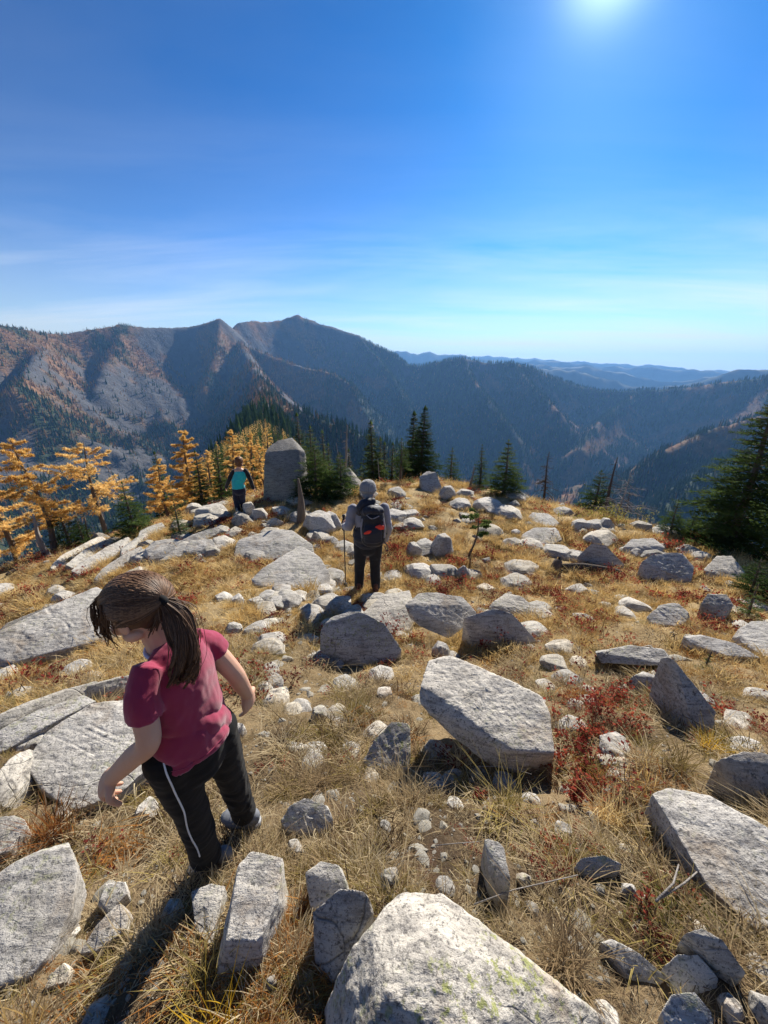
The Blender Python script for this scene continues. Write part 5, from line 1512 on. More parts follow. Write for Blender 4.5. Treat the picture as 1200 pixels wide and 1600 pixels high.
# roots of the stump and a charred stump
def log_thing(name, pts, rads, label, m, cat):
    mb = MB(); mb.tube(pts, rads, 9)
    for k in range(7):
        a = k * .9; p = np.asarray(pts[0], float)
        mb.tube([p, p + np.array([math.cos(a) * .10, math.sin(a) * .10, .0]), p + np.array([math.cos(a) * .18, math.sin(a) * .18, -.08])], [.03, .02, .006], 4, cap=False)
    o = mb.build(name, m, None, True, loc=pts[0]); tag(o, label, cat)
g = G(868, 890)
log_thing('tree_stump', [g + [0, 0, -.05], g + [.02, .03, .08], g + [.05, .06, .15], g + [.07, .08, .19]], [.085, .075, .06, .035], 'charred leaning stump with splayed roots among tumbled slabs', MAT_BARK, 'tree stump')
g = G(905, 890)
log_thing('fallen_log', [g + [-.25, .1, .03], g + [.05, .04, .07], g + [.40, -.02, .05], g + [.62, -.03, .02]], [.05, .06, .05, .03], 'dark fallen log lying beside the charred stump', MAT_DARKWOOD, 'log')
# the crooked sapling
loc, h = by_top(737, 797, rof(732, 868))
o = empty('sapling', loc); tag(o, 'crooked little fir sapling with sparse green clumps on a bent stem', 'sapling')
a, b = MB(), MB(); r_ = random.Random(3)
st = [np.array([.10 * h * math.sin(3.2 * u) + .12 * h * u, .03 * math.sin(5 * u), h * u]) for u in np.linspace(-.03, 1, 8)]
a.tube(st, [.022 * (1 - .7 * u) for u in np.linspace(0, 1, 8)], 6)
for k in range(12):
    i = r_.choice((4, 5, 5, 6, 6, 7)); an = r_.uniform(0, 6.28); d = np.array([math.cos(an), math.sin(an), .15]); L = h * r_.uniform(.15, .36)
    a.tube([st[i], st[i] + d * L * .5, st[i] + d * L], [.006, .004, .002], 3, cap=False)
    for j in range(46):
        c = st[i] + d * L * r_.uniform(.35, 1.05)
        leaf(b, r_, c, .055, .5)
a.build('stem', MAT_BARK, o); b.build('foliage', MAT_FIR, o, False)
# yellow green willow bush on the rim
g = spot(945, 9.2, 815)
o = empty('willow_bush', g); tag(o, 'yellow green leafy bush among pale rocks on the rim', 'bush')
a, b = MB(), MB(); r_ = random.Random(9)
for k in range(60):
    p0 = np.array([r_.gauss(0, .38), r_.gauss(0, .22), 0]); tip = p0 + np.array([r_.gauss(0, .12), r_.gauss(0, .12), r_.uniform(.15, .36)])
    a.tube([p0, tip], [.004, .002], 3, cap=False)
    for j in range(16): leaf(b, r_, p0 + (tip - p0) * r_.uniform(.3, 1.05) + np.array([r_.gauss(0, .03), r_.gauss(0, .03), 0]), .032, .8)
a.build('stem', MAT_TWIG, o); b.build('foliage', MAT_YGREEN if 'MAT_YGREEN' in globals() else MAT_MOSS, o, False)

# ------------------------------------------------------------------ the trees down the slope, each one a thing
FV, LV = [], []
for i in range(4):
    tk, cr = fir_mesh(50 + i, 7.0, 1.0 + .15 * i, 26, 7, 4, 1.0, base=.05 + .03 * i, ragged=.35)
    FV.append((as_mesh(tk, 'trunk', MAT_BARK, True), as_mesh(cr, 'crown', MAT_FIR)))
for i in range(3):
    tk, cr = larch_mesh(60 + i, 7.0, 1.25, 30, 9, base=.15, blades=4)
    LV.append((as_mesh(tk, 'trunk', MAT_BARK, True), as_mesh(cr, 'crown', MAT_LARCH)))
cntf = cntl = 0
for k in range(6000):
    if cntf + cntl >= 240: break
    az = R(random.uniform(-44, 30)); r = 14.5 * (265 / 14.5) ** (random.random() ** .8)
    x_, y_ = r * math.sin(az), r * math.cos(az)
    q = np.array([x_, y_, gz(x_, y_)])
    h = random.uniform(.6, 1.35) * (2.6 + 4.4 * min(1, (r - 14) / 60) + 3.0 * min(1, r / 260))
    px_, pyt = proj(q + [0, 0, h]); _, pyb = proj(q)
    # keep to the places where the photograph shows trees between the rim and the mountains
    top_lim = np.interp(px_, [0, 230, 330, 400, 470, 560, 640, 700, 800, 1000], [830, 800, 690, 655, 640, 665, 690, 715, 765, 800])
    if pyt < top_lim or px_ < -40 or px_ > 1000 or pyt > 800: continue
    isl = random.random() < np.interp(px_, [150, 330, 420, 470], [.55, .65, .55, .06])
    V = random.choice(LV if isl else FV)
    wh_ = ['beyond the orange larches', 'beyond the golden bush larch', 'behind the boy in the teal top', 'behind the tall standing boulder', 'behind the leaning silver trunk', 'above the head of the hiker', 'beyond the tallest pair of firs', 'beyond the dense dark rim fir'][int(np.searchsorted([190, 300, 400, 480, 545, 610, 700], px_))]
    hp_ = (pyb - pyt); szw = 'tall' if hp_ > 60 else 'middling' if hp_ > 34 else 'small'
    plant_tree('larch_tree' if isl else 'fir_tree', 'trunk', 'crown', V[0], V[1], tuple(q - [0, 0, .1]), random.uniform(0, 6.28), h / 7.0,
               ('%s golden larch on the falling slope %s' if isl else '%s dark fir on the falling slope %s') % (szw, wh_), 'larch' if isl else 'fir',
               ('larches ' if isl else 'firs ') + wh_)
    if isl: cntl += 1
    else: cntf += 1
print('slope trees', cntf, cntl)
# thin wood farther down, past the ones built singly
n_ = 9000
rr = 30 + 250 * rng.random(n_) ** .7; aa = np.radians(rng.uniform(-52, 54, n_))
x = rr * np.sin(aa); y = rr * np.cos(aa); z = gh(x, y)
hh = rng.uniform(3.5, 10, n_) * (.55 + .45 * sstep(30, 160, rr))
d_ = y * CT - (z + hh) * ST
pyt = 800 - F * (y * ST + (z + hh) * CT) / d_; pxx = 600 + F * x / d_
lim = np.interp(pxx, [0, 240, 330, 400, 470, 560, 640, 700, 800, 1000, 1200], [850, 810, 700, 655, 645, 670, 705, 735, 780, 835, 865])
ok = pyt > lim
x, y, z, hh, pxx = x[ok], y[ok], z[ok], hh[ok], pxx[ok]
kd = np.where(rng.random(len(x)) < np.interp(pxx, [150, 400, 470], [.4, .4, .08]), rng.integers(3, 5, len(x)), rng.integers(0, 3, len(x)))
SP2 = [c for _, c in FV[:3]] + [c for _, c in LV[:2]]
inst_tree('slope_wood', np.stack([x, y, z - .1], 1), rng.uniform(0, 6.28, len(x)), hh / 7.0, kd, SP2, 'dense dark wood down the near slope below the ridge')
# ================================================================== PEOPLE
def m_cloth(name, c, rough=0.85, weave=400, sheen=0.3, bump=.25, var=.18):
    m, t = mat(name)
    g = N(t, 'ShaderNodeTexCoord').outputs['Object']
    n = NOISE(t, g, weave, 2, 0.6); n2 = NOISE(t, g, 9, 4, 0.6)
    dk = tuple(x * (1 - var) for x in c); lt = tuple(min(1, x * (1 + var)) for x in c)
    finish(t, PRIN(t, MIX(t, n2, dk, lt), rough, BUMP(t, n, bump, .002), .2, Sheen_Weight=sheen))
    return m
def m_skin(name, c):
    m, t = mat(name)
    g = N(t, 'ShaderNodeTexCoord').outputs['Object']
    n = NOISE(t, g, 22, 4, 0.6); n2 = NOISE(t, g, 320, 2, .6)
    col = MIX(t, n, tuple(x * y for x, y in zip(c, (.90, .76, .70))), c)
    finish(t, PRIN(t, col, .52, BUMP(t, n2, .12, .001), .35, Subsurface_Weight=.12, Subsurface_Scale=.006))
    return m
def m_hair(name, c0, c1):
    m, t = mat(name)
    g = N(t, 'ShaderNodeTexCoord').outputs['Object']
    oi = NOISE(t, MAPV(t, g, (60, 60, 14)), 2.0, 3, .6)
    finish(t, PRIN(t, MIX(t, oi, c0, c1), .50, BUMP(t, oi, .4, .002), .22))
    return m
SKIN = m_skin('child_skin', (0.60, 0.38, 0.28))
MAROON = m_cloth('maroon_cotton', (0.27, 0.022, 0.062), .9, 700, .35)
BLACKT = m_cloth('black_jersey', (0.0055, 0.0055, 0.0065), .8, 600, .04)
WHITEP = m_cloth('white_piping', (0.72, 0.72, 0.72), .6, 600, 0)
LAVTRIM = m_cloth('pale_lavender_trim', (0.62, 0.62, 0.78), .8, 600, 0)
SHOEG = m_cloth('grey_shoe_mesh', (0.16, 0.17, 0.19), .7, 500, 0)
SHOEW = m_cloth('pale_reflective_patch', (0.66, 0.68, 0.70), .35, 300, 0)
SOLE = m_cloth('worn_rubber_sole', (0.13, 0.14, 0.15), .8, 200, 0)
HAIRB = m_hair('dark_brown_hair', (0.030, 0.015, 0.009), (0.13, 0.070, 0.040))
HAIRSUN = m_hair('sunlit_brown_hair', (0.09, 0.047, 0.026), (0.30, 0.175, 0.10))  # sunlight on the brown hair, painted in as paler strands among the dark
EYEW = m_cloth('eye_white', (0.75, 0.74, 0.72), .2, 50, 0)

def cr_spline(pts, n):
    pts = np.asarray(pts, float)
    t = np.linspace(0, len(pts) - 1, n)
    i = np.clip(t.astype(int), 0, len(pts) - 2); f = (t - i)[:, None]
    p = np.vstack([2 * pts[0] - pts[1], pts, 2 * pts[-1] - pts[-2]])
    a, b, c, d = p[i], p[i + 1], p[i + 2], p[i + 3]
    return .5 * ((2 * b) + (c - a) * f + (2 * a - 5 * b + 4 * c - d) * f * f + (3 * b - a - 3 * c + d) * f ** 3)
class Body(MB):
    def limb(s, pts, rad, k=16, side=None, n=None, round_=True):
        """smooth tapered tube with rounded ends; rad entries r or (r along side, r across)"""
        n = n or max(6, 5 * (len(pts) - 1) + 1)
        rr = np.array([r if isinstance(r, (tuple, list)) else (r, r) for r in rad], float)
        P_ = cr_spline(pts, n); Rr = cr_spline(rr, n)
        if round_:
            d0 = unit(P_[0] - P_[1]); d1 = unit(P_[-1] - P_[-2])
            cap0 = [(P_[0] + d0 * Rr[0].min() * math.sin(a), Rr[0] * math.cos(a)) for a in (1.4, 1.05, .7, .35)]
            cap1 = [(P_[-1] + d1 * Rr[-1].min() * math.sin(a), Rr[-1] * math.cos(a)) for a in (.35, .7, 1.05, 1.4)]
            P_ = np.vstack([[c[0] for c in cap0], P_, [c[0] for c in cap1]]); Rr = np.vstack([[c[1] for c in cap0], Rr, [c[1] for c in cap1]])
        base = len(s.v); sv = np.array(side if side is not None else [1, 0.02, 0.03], float)
        m_ = len(P_)
        for i in range(m_):
            d = unit(P_[min(i + 1, m_ - 1)] - P_[max(i - 1, 0)])
            a = sv - d * (sv @ d)
            if np.linalg.norm(a) < .05: a = np.cross(d, [0, 1, .1])
            a = unit(a); b = np.cross(d, a)
            for j in range(k):
                an = 2 * math.pi * j / k
                s.v.append(P_[i] + a * Rr[i][0] * math.cos(an) + b * Rr[i][1] * math.sin(an))
        for i in range(m_ - 1):
            for j in range(k):
                j2 = (j + 1) % k
                s.f.append((base + i * k + j, base + i * k + j2, base + (i + 1) * k + j2, base + (i + 1) * k + j))
        s.f.append(tuple(base + j for j in range(k))[::-1]); s.f.append(tuple(base + (m_ - 1) * k + j for j in range(k)))
    def ball(s, c, r, ax=None, lod=3):
        V, Fc = ico(lod); b = len(s.v)
        A = np.eye(3) if ax is None else np.asarray(ax, float)
        r = np.array(r if isinstance(r, (tuple, list)) else (r, r, r), float)
        for v in (V * r) @ A + np.asarray(c, float): s.v.append(v)
        for f in Fc: s.f.append(tuple(int(q) + b for q in f))
    def skin(s, name, m, parent, voxel, smooth=4, disp=None, loc=None):
        """weld everything into one continuous surface"""
        me = bpy.data.meshes.new(name + '_raw'); me.from_pydata([tuple(v) for v in s.v], [], s.f)
        o = bpy.data.objects.new('raw', me); COL.objects.link(o)
        md = o.modifiers.new('r', 'REMESH'); md.mode = 'VOXEL'; md.voxel_size = voxel
        if smooth:
            ms = o.modifiers.new('s', 'SMOOTH'); ms.factor = .5; ms.iterations = smooth
        dg = C.evaluated_depsgraph_get()
        m2 = bpy.data.meshes.new_from_object(o.evaluated_get(dg))
        bpy.data.objects.remove(o); bpy.data.meshes.remove(me)
        nv = len(m2.vertices); co = np.empty(nv * 3, np.float32); m2.vertices.foreach_get('co', co); co = co.reshape(-1, 3)
        if disp is not None:
            no = np.empty(nv * 3, np.float32); m2.vertices.foreach_get('normal', no); no = no.reshape(-1, 3)
            co = co + no * disp(co.astype(float), no.astype(float))[:, None]
        loc = np.asarray(parent.location if parent else (0, 0, 0))
        co = co - loc
        m2.vertices.foreach_set('co', co.astype(np.float32).ravel())
        m2.polygons.foreach_set('use_smooth', np.ones(len(m2.polygons), bool))
        m2.materials.clear(); m2.materials.append(m); m2.name = name; m2.update()
        q = bpy.data.objects.new(name, m2); COL.objects.link(q); q.parent = parent
        return q
    def part(s, name, m, parent, smooth=True):
        L = np.asarray(parent.matrix_basis.translation) if parent else np.zeros(3)
        return mesh_obj(name, np.array(s.v) - root_loc(parent), s.f, m, parent, smooth)
def root_loc(o):
    t = np.zeros(3)
    while o is not None:
        t += np.asarray(o.location); o = o.parent
    return t
def folds(amp, freq, dirv, seed):
    d = unit(dirv)
    def f(co, no):
        a = fbm(np.stack([co @ d * freq, co[:, 0] * freq * .35 + seed, co[:, 1] * freq * .35], 1), 3, ridged=False)
        return amp * a
    return f
def hand(b, wrist, f, n, thumb, size, curl, spread=.05):
    """palm, four bent fingers of unequal length and a thumb that leaves the side of the palm"""
    f = unit(f); n = unit(n - f * (n @ f)); s = np.cross(f, n)
    if s @ thumb < 0: s = -s
    L = size
    b.limb([wrist, wrist + f * L * .20, wrist + f * L * .42], [(.17 * L, .125 * L), (.235 * L, .12 * L), (.245 * L, .10 * L)], 14, side=s)
    for k, (off, ln) in enumerate(((.185, .40), (.062, .45), (-.062, .42), (-.180, .33))):
        base = wrist + f * L * (.40 + (.02, .04, .03, .0)[k]) + s * L * off * .95
        a = curl * (.55 + .08 * k); d = unit(f + s * off * spread * 6); p = [base]
        q = base
        for seg, (fr, bend) in enumerate(((.42, a), (.33, a * 1.25), (.25, a * .9))):
            ax = math.cos(bend) ; d = unit(d * math.cos(bend) + n * math.sin(bend)) if seg else unit(d * math.cos(a) + n * math.sin(a))
            n_loc = d
            q = q + d * ln * L * fr; p.append(q)
        r = L * .056 * (1, 1.02, .98, .86)[k]
        b.limb([base - f * L * .12] + p, [r * 1.05, r, r * .95, r * .88, r * .75], 10, side=s)
    tb = wrist + f * L * .12 + s * L * .15
    td = unit(f * .62 + s * .75 + n * .35)
    t1 = tb + td * L * .20; td2 = unit(f * .9 + s * .22 + n * (.35 + .5 * curl)); t2 = t1 + td2 * L * .18; t3 = t2 + unit(td2 + n * .3 * curl) * L * .14
    b.limb([tb, t1, t2, t3], [L * .09, L * .075, L * .062, L * .05], 10)
def head(b, c, Fh, Rh, Uh, s):
    """skull, jaw, nose, brow, cheeks, lips, ears; s = 1 for a child's head 0.2 m high"""
    A = np.array([Rh, Fh, Uh])
    def q(x, y, z): return c + s * (x * Rh + y * Fh + z * Uh)
    b.ball(q(0, -.008, .022), (.074 * s, .092 * s, .080 * s), A, 4)
    b.ball(q(0, .028, -.022), (.060 * s, .058 * s, .066 * s), A, 4)
    b.ball(q(0, .046, -.066), (.034 * s, .032 * s, .026 * s), A)
    for e in (-1, 1):
        b.ball(q(e * .036, .052, -.030), (.026 * s, .022 * s, .024 * s), A)      # cheek
        b.ball(q(e * .028, .070, .018), (.024 * s, .012 * s, .010 * s), A)       # brow
        b.ball(q(e * .074, -.008, -.010), (.008 * s, .018 * s, .028 * s), A)     # ear
        b.ball(q(e * .050, .004, -.055), (.020 * s, .034 * s, .020 * s), A)      # jaw
    b.limb([q(0, .080, .012), q(0, .093, -.012), q(0, .100, -.024)], [.0075 * s, .0105 * s, .013 * s], 10)
    for e in (-1, 1): b.ball(q(e * .010, .088, -.027), .0085 * s)
    b.limb([q(-.018, .076, -.047), q(0, .084, -.046), q(.018, .076, -.047)], [.005 * s, .008 * s, .005 * s], 8)
    b.limb([q(-.015, .074, -.055), q(0, .082, -.056), q(.015, .074, -.055)], [.005 * s, .008 * s, .005 * s], 8)
    return q
def shoe(parent, heel, toe, up, wd, ht, m, patch=None, name='shoe', voxel=.004):
    heel, toe, up = np.asarray(heel), np.asarray(toe), np.asarray(up, float)
    f = unit(toe - heel); u = unit(up - f * (up @ f)); L = np.linalg.norm(toe - heel)
    sd = np.cross(f, u)
    b = Body()
    b.limb([heel + f * L * .10 + u * ht * .45, heel + f * L * .35 + u * ht * .44, heel + f * L * .65 + u * ht * .36, heel + f * L * .88 + u * ht * .27],
           [(wd * .40, ht * .42), (wd * .42, ht * .42), (wd * .50, ht * .34), (wd * .40, ht * .24)], 16, side=sd)
    b.limb([heel + f * L * .20 + u * ht * .5, heel + f * L * .20 + u * ht * 1.25], [(wd * .40, L * .20), (wd * .36, L * .19)], 16, side=sd)
    o = b.skin(name, m, parent, voxel, 3)
    so_ = Body(); n = 28; ring = []
    for k in range(n):
        a = 2 * math.pi * k / n; x = math.cos(a); y = math.sin(a)
        w_ = wd * (.5 if x > .1 else .43) * (1 - .15 * (abs(x + .25) < .35))
        ring.append(heel + f * L * (.5 + .5 * x) + sd * w_ * y)
    bb = len(so_.v)
    for lay, (h_, e) in enumerate(((-.02, .94), (.06, 1.04), (.20, 1.03), (.27, .96))):
        for r_ in ring:
            c = heel + f * L * .5
            so_.v.append(c + (r_ - c) * e + u * ht * h_)
    for lay in range(3):
        for k in range(n):
            k2 = (k + 1) % n
            so_.f.append((bb + lay * n + k, bb + lay * n + k2, bb + (lay + 1) * n + k2, bb + (lay + 1) * n + k))
    so_.f.append(tuple(range(bb, bb + n))[::-1]); so_.f.append(tuple(range(bb + 3 * n, bb + 4 * n)))
    so_.part('sole', SOLE, o)
    if patch:
        pt = Body(); pt.ball(heel + f * L * .07 + u * ht * .72, (wd * .30, L * .10, ht * .26), np.array([sd, f, u])); pt.part('heel_patch', patch, o)
        for k in range(4):
            la = Body(); q = heel + f * L * (.46 + .09 * k) + u * ht * (.86 - .09 * k)
            la.limb([q - sd * wd * .2, q + u * .006, q + sd * wd * .2], [.0035] * 3, 6); la.part('lace', WHITEP, o)
    return o

# ------------------------------------------------------------------ the child in the maroon top
gl = G(335, 1352)
ROOT = np.array([-.66, .89, gz(-.66, .89)])
girl = empty('person', ROOT)
tag(girl, 'child with a long brown ponytail in a maroon top and black trousers stepping between rocks', 'child')
sL, sR = P(218, 1060, .765), P(315, 996, .975)
eL, wL, hL = P(232, 1160, .725), P(178, 1212, .755), P(152, 1238, .762)
eR, wR, hR = P(366, 1052, 1.01), P(386, 1084, 1.075), P(391, 1108, 1.095)
nk = P(258, 1008, .885)
hpL, hpR = P(268, 1192, .80), P(336, 1146, .93)
kL, aL = P(298, 1262, .835), P(322, 1335, .885)
kR, aR = P(362, 1212, .995), P(380, 1266, 1.035)
hc = P(217, 951, .885)
Rv = unit(np.array([sR[0] - sL[0], sR[1] - sL[1], 0])); Fv = np.array([-Rv[1], Rv[0], 0]); Uv = np.array([0, 0, 1.0])
pel = (hpL + hpR) / 2; ch = (sL + sR) / 2
Fh = unit(np.array([-.93, .16, -.27])); Rh = unit(np.cross(Fh, Uv)); Uh = np.cross(Rh, Fh)
b = Body()
q = head(b, hc, Fh, Rh, Uh, .92)
b.limb([nk - Uv * .03, nk * .5 + q(0, -.02, -.06) * .5, q(0, -.015, -.03)], [.046, .042, .044], 14)
b.limb([pel - Uv * .02, pel + Uv * .10, ch - Uv * .10, ch - Uv * .01], [(.085, .068), (.088, .07), (.098, .072), (.07, .05)], 18, side=Rv)
b.limb([sL - Uv * .005 + Rv * .01, sL * .5 + eL * .5, eL, eL * .6 + wL * .4, wL], [.026, .0310, .0290, .0290, .0235], 16)
b.limb([sR - Uv * .005, sR * .5 + eR * .5, eR, eR * .6 + wR * .4, wR], [.026, .0325, .0295, .0285, .0225], 16)
hand(b, wL, hL - wL, np.array([.40, .50, -.75]), np.array([.4, -.1, -.6]), .150, 1.15)
hand(b, wR, hR - wR + np.array([.0, .0, -.03]), np.array([-.8, .25, -.1]), np.array([-.2, .9, 0]), .146, .40, .12)
b.limb([hpL, kL, aL], [.05, .042, .030], 12); b.limb([hpR, kR, aR], [.05, .042, .030], 12)
b.skin('body', SKIN, girl, .0027, 3)
for e in (-1, 1):
    eb = Body(); eb.ball(q(e * .028, .066, .004), .0125 * .97); eb.part('eye', EYEW, girl)
# trousers
def tdisp(co, no):
    z = co[:, 2]
    t = np.clip((-1.25 - z) / .4, 0, 1)
    return .0035 * fbm(np.stack([co[:, 0] * 9, co[:, 1] * 9, z * 22], 1), 3) + .0040 * t * np.sin(z * 95 + 11 * fbm(co * 8, 2)) * sstep(0, .5, t) * sstep(-.2, .3, fbm(co * 6 + 4, 2))
b = Body()
b.limb([pel + Uv * .075, pel + Uv * .03, pel - Uv * .03], [(.100, .086), (.104, .090), (.098, .086)], 20, side=Rv)
hemL, hemR = aL + unit(aL - kL) * .012, aR + unit(aR - kR) * .010
b.limb([hpL + Uv * .03, hpL * .55 + kL * .45, kL, kL * .45 + aL * .55, hemL], [(.068, .076), .063, .054, .050, .050], 18, side=Rv)
b.limb([hpR + Uv * .03, hpR * .55 + kR * .45, kR, kR * .45 + aR * .55, hemR], [(.068, .076), .062, .052, .048, .048], 18, side=Rv)
trou = b.skin('trousers', BLACKT, girl, .006, 4, tdisp)
# top
def sdisp(co, no):
    w_ = co - pel
    h_ = np.clip((w_[:, 2]) / .33, 0, 1)
    dg = (w_ @ Rv) * .8 + w_[:, 2]
    f1 = (np.abs(np.sin(dg * 36 + 3.2 * fbm(co * 6, 2))) ** .6 - .5) * .0105 * sstep(.80, .35, h_) * sstep(-.15, .15, fbm(co * 5 + 9, 2) + .05)
    return f1 + .0045 * fbm(co * np.array([16, 16, 11]), 3) + .006 * sstep(.15, 0, h_) * fbm(co * 9 + 4, 2)
hem = pel + Uv * .045
lean_ = np.array([0, 0, 0])
b = Body()
b.limb([hem, pel + Uv * .11, pel * .45 + ch * .55 - Uv * .03, ch - Uv * .055, ch - Uv * .005, nk - Uv * .012], [(.128, .104), (.116, .096), (.110, .088), (.112, .082), (.090, .064), (.054, .050)], 26, side=Rv, round_=False)
dL = unit(eL - sL); dR = unit(eR - sR)
b.limb([sL - dL * .01 + Rv * .03, sL + dL * .04, sL + dL * .105], [.036, .0400, .0455], 18, round_=False)
b.limb([sR - dR * .01 - Rv * .03, sR + dR * .035, sR + dR * .075], [.041, .044, .048], 18, round_=False)
b.ball(sL - Uv * .006 + Rv * .014, .036); b.ball(sR - Uv * .006 - Rv * .014, .041)
top = b.skin('t_shirt', MAROON, girl, .0042, 3, sdisp)
def onto(o, pts, lift=.002):
    """points of the photograph's outline carried onto the surface of a part"""
    from mathutils.bvhtree import BVHTree
    me = o.data; L = Vector(root_loc(o))
    bv = BVHTree.FromPolygons([v.co + L for v in me.vertices], [tuple(p.vertices) for p in me.polygons])
    out = []
    for px, py in pts:
        d = Vector(ray(px, py)).normalized()
        hit = bv.ray_cast(Vector((0, 0, 0)), d)
        if hit[0] is None:
            best = None
            for t_ in np.linspace(.5, 3, 60):
                nr = bv.find_nearest(d * t_)
                if nr[0] is not None and (best is None or nr[3] < best[1]): best = (nr[0], nr[3], nr[1])
            out.append(np.array(best[0] + best[2] * lift))
        else: out.append(np.array(hit[0] - d * lift))
    return out
pp = Body(); pts_ = onto(trou, [(256, 1192), (260, 1208), (268, 1226), (274, 1240), (282, 1256), (288, 1270), (291, 1286), (294, 1298), (300, 1312), (308, 1326), (312, 1338)], .004)
pp.limb(pts_, [.0026] * len(pts_), 6); pp.part('piping', WHITEP, trou)
# collar trim round the neck
ct = Body(); ring = [nk - Uv * .004 + Rv * .0505 * math.cos(a) + Fv * .047 * math.sin(a) + Uv * (.004 * math.sin(a)) for a in np.linspace(0, 2 * math.pi, 25)]
ct.limb(ring, [(.0055, .006)] * 25, 8, n=60, round_=False); ct.part('neck_trim', LAVTRIM, top)
# seams: hem lines
def ring_on(o, c, sx, sy, rx, ry, n=40):
    from mathutils.bvhtree import BVHTree
    L = Vector(root_loc(o)); bv = BVHTree.FromPolygons([v.co + L for v in o.data.vertices], [tuple(p.vertices) for p in o.data.polygons])
    out = []
    for a in np.linspace(0, 2 * math.pi, n):
        d = sx * math.cos(a) * rx + sy * math.sin(a) * ry
        p = c + d * 2
        h_ = bv.ray_cast(Vector(p), Vector(-d).normalized())
        if h_[0] is not None: out.append(np.array(h_[0]))
    return out
hr = ring_on(top, hem + Uv * .018, Rv, Fv, .15, .12)
hs_ = Body(); hs_.limb(hr, [.0014] * len(hr), 5, n=120, round_=False); hs_.part('hem_seam', MAROON, top)
# shoes
shL = shoe(girl, P(364, 1352, .915), P(290, 1366, .875), (0, 0, 1), .075, .062, SHOEG, SHOEW)
shR = shoe(girl, P(404, 1292, 1.045), P(346, 1276, 1.06), (.25, -.12, 1), .073, .062, SHOEG, SHOEW)
# hair: a cap over the skull, strands combed back to the tie, the ponytail and a loose fringe
tie = q(-.012, -.104, .022)
cap = Body(); V, Fc = ico(5)
A = np.array([Rh, Fh, Uh])
keepv = ~((V[:, 1] > .30 + .25 * np.abs(V[:, 0]) ** 2) & (V[:, 2] < .52)) & ~((V[:, 2] < -.60) & (V[:, 1] > -.35)) & ~((V[:, 2] < .10) & (V[:, 1] > .10)) & (V[:, 2] > -.80)
idx = -np.ones(len(V), int); idx[keepv] = np.arange(keepv.sum())
cc = q(0, -.008, .020)
gv_ = V[keepv]
rad_ = 1.0 + .035 * pn(np.stack([gv_[:, 0] * 3, gv_[:, 1] * 1.2, np.arctan2(gv_[:, 0], gv_[:, 2]) * 7], 1))
cap.v = list((gv_ * rad_[:, None] * np.array([.083, .101, .089]) * .92) @ A + cc)
cap.f = [tuple(int(idx[i]) for i in f) for f in Fc if all(keepv[i] for i in f)]
hair = cap.part('hair', HAIRB, girl)
md = hair.modifiers.new('thick', 'SOLIDIFY'); md.thickness = .012; md.offset = -1
r_ = random.Random(77)
def strands(n, lo):
    s1 = MB()
    for k in range(n):
        # start along the front hairline or over the crown, run back over the skull to the tie
        a = r_.uniform(-1.45, 1.45); el = r_.uniform(-.35, 1.15) if k % 3 else r_.uniform(.45, .8)
        d0 = unit([math.sin(a) * math.cos(el), math.cos(a) * math.cos(el), math.sin(el)])
        if d0[2] < .30 and d0[1] > .25: d0 = unit([d0[0] * 1.6, d0[1] * .4, d0[2] + .45])
        dt = unit([-.10, -1, .02])
        pts = []
        wv = r_.uniform(-.08, .08)
        off = r_.uniform(1.005, 1.045)
        for u in np.linspace(0, 1, 9):
            d = unit(d0 * (1 - u) + dt * u + np.array([wv * math.sin(3.14 * u), 0, .10 * math.sin(3.14 * u)]))
            pts.append((d * np.array([.0845, .1025, .0905]) * .92 * off) @ A + cc)
        s1.tube(pts, [.0006, .0013, .0015, .0015, .0015, .0015, .0014, .0013, .001], 4, cap=False)
    for k in range(n // 2):               # swept back over the temples and ears
        e = -1 if k % 4 else 1
        d0 = unit([e * r_.uniform(.75, .95), r_.uniform(-.15, .42), 0]); d0[2] = r_.uniform(-.35, .55) if d0[1] < .08 else r_.uniform(.08, .60); d0 = unit(d0)
        dt = unit([-.10, -1, -.02]); pts = []; off = r_.uniform(1.0, 1.05); sg = r_.uniform(-.10, .04)
        for u in np.linspace(0, 1, 8):
            d = unit(d0 * (1 - u) + dt * u + np.array([e * .25 * math.sin(3.14 * u), 0, sg * math.sin(3.14 * u)]))
            pts.append((d * np.array([.0845, .1025, .0905]) * .92 * off) @ A + cc)
        s1.tube(pts, [.0007, .0017, .002, .0021, .0021, .002, .0017, .0012], 4, cap=False)
    return s1
st = strands(640, 0); s1 = Body(); s1.v, s1.f = st.v, st.f; s1.part('strand', HAIRB, hair)
st = strands(360, 0); s1 = Body(); s1.v, s1.f = st.v, st.f; s1.part('strand', HAIRSUN, hair)
tail = [tie, P(270, 952, .86), P(281, 985, .835), P(287, 1022, .815), P(284, 1052, .80), P(281, 1070, .795)]
tl = cr_spline(tail, 26)
LOCKS = []
for k in range(22):
    a = r_.uniform(0, 6.283); rr_ = math.sqrt(r_.random())
    LOCKS.append((a, rr_ * .9, r_.uniform(1.2, 2.8), r_.uniform(0, 6.28), r_.uniform(.005, .013), r_.uniform(.72, 1.08), r_.uniform(.009, .016)))
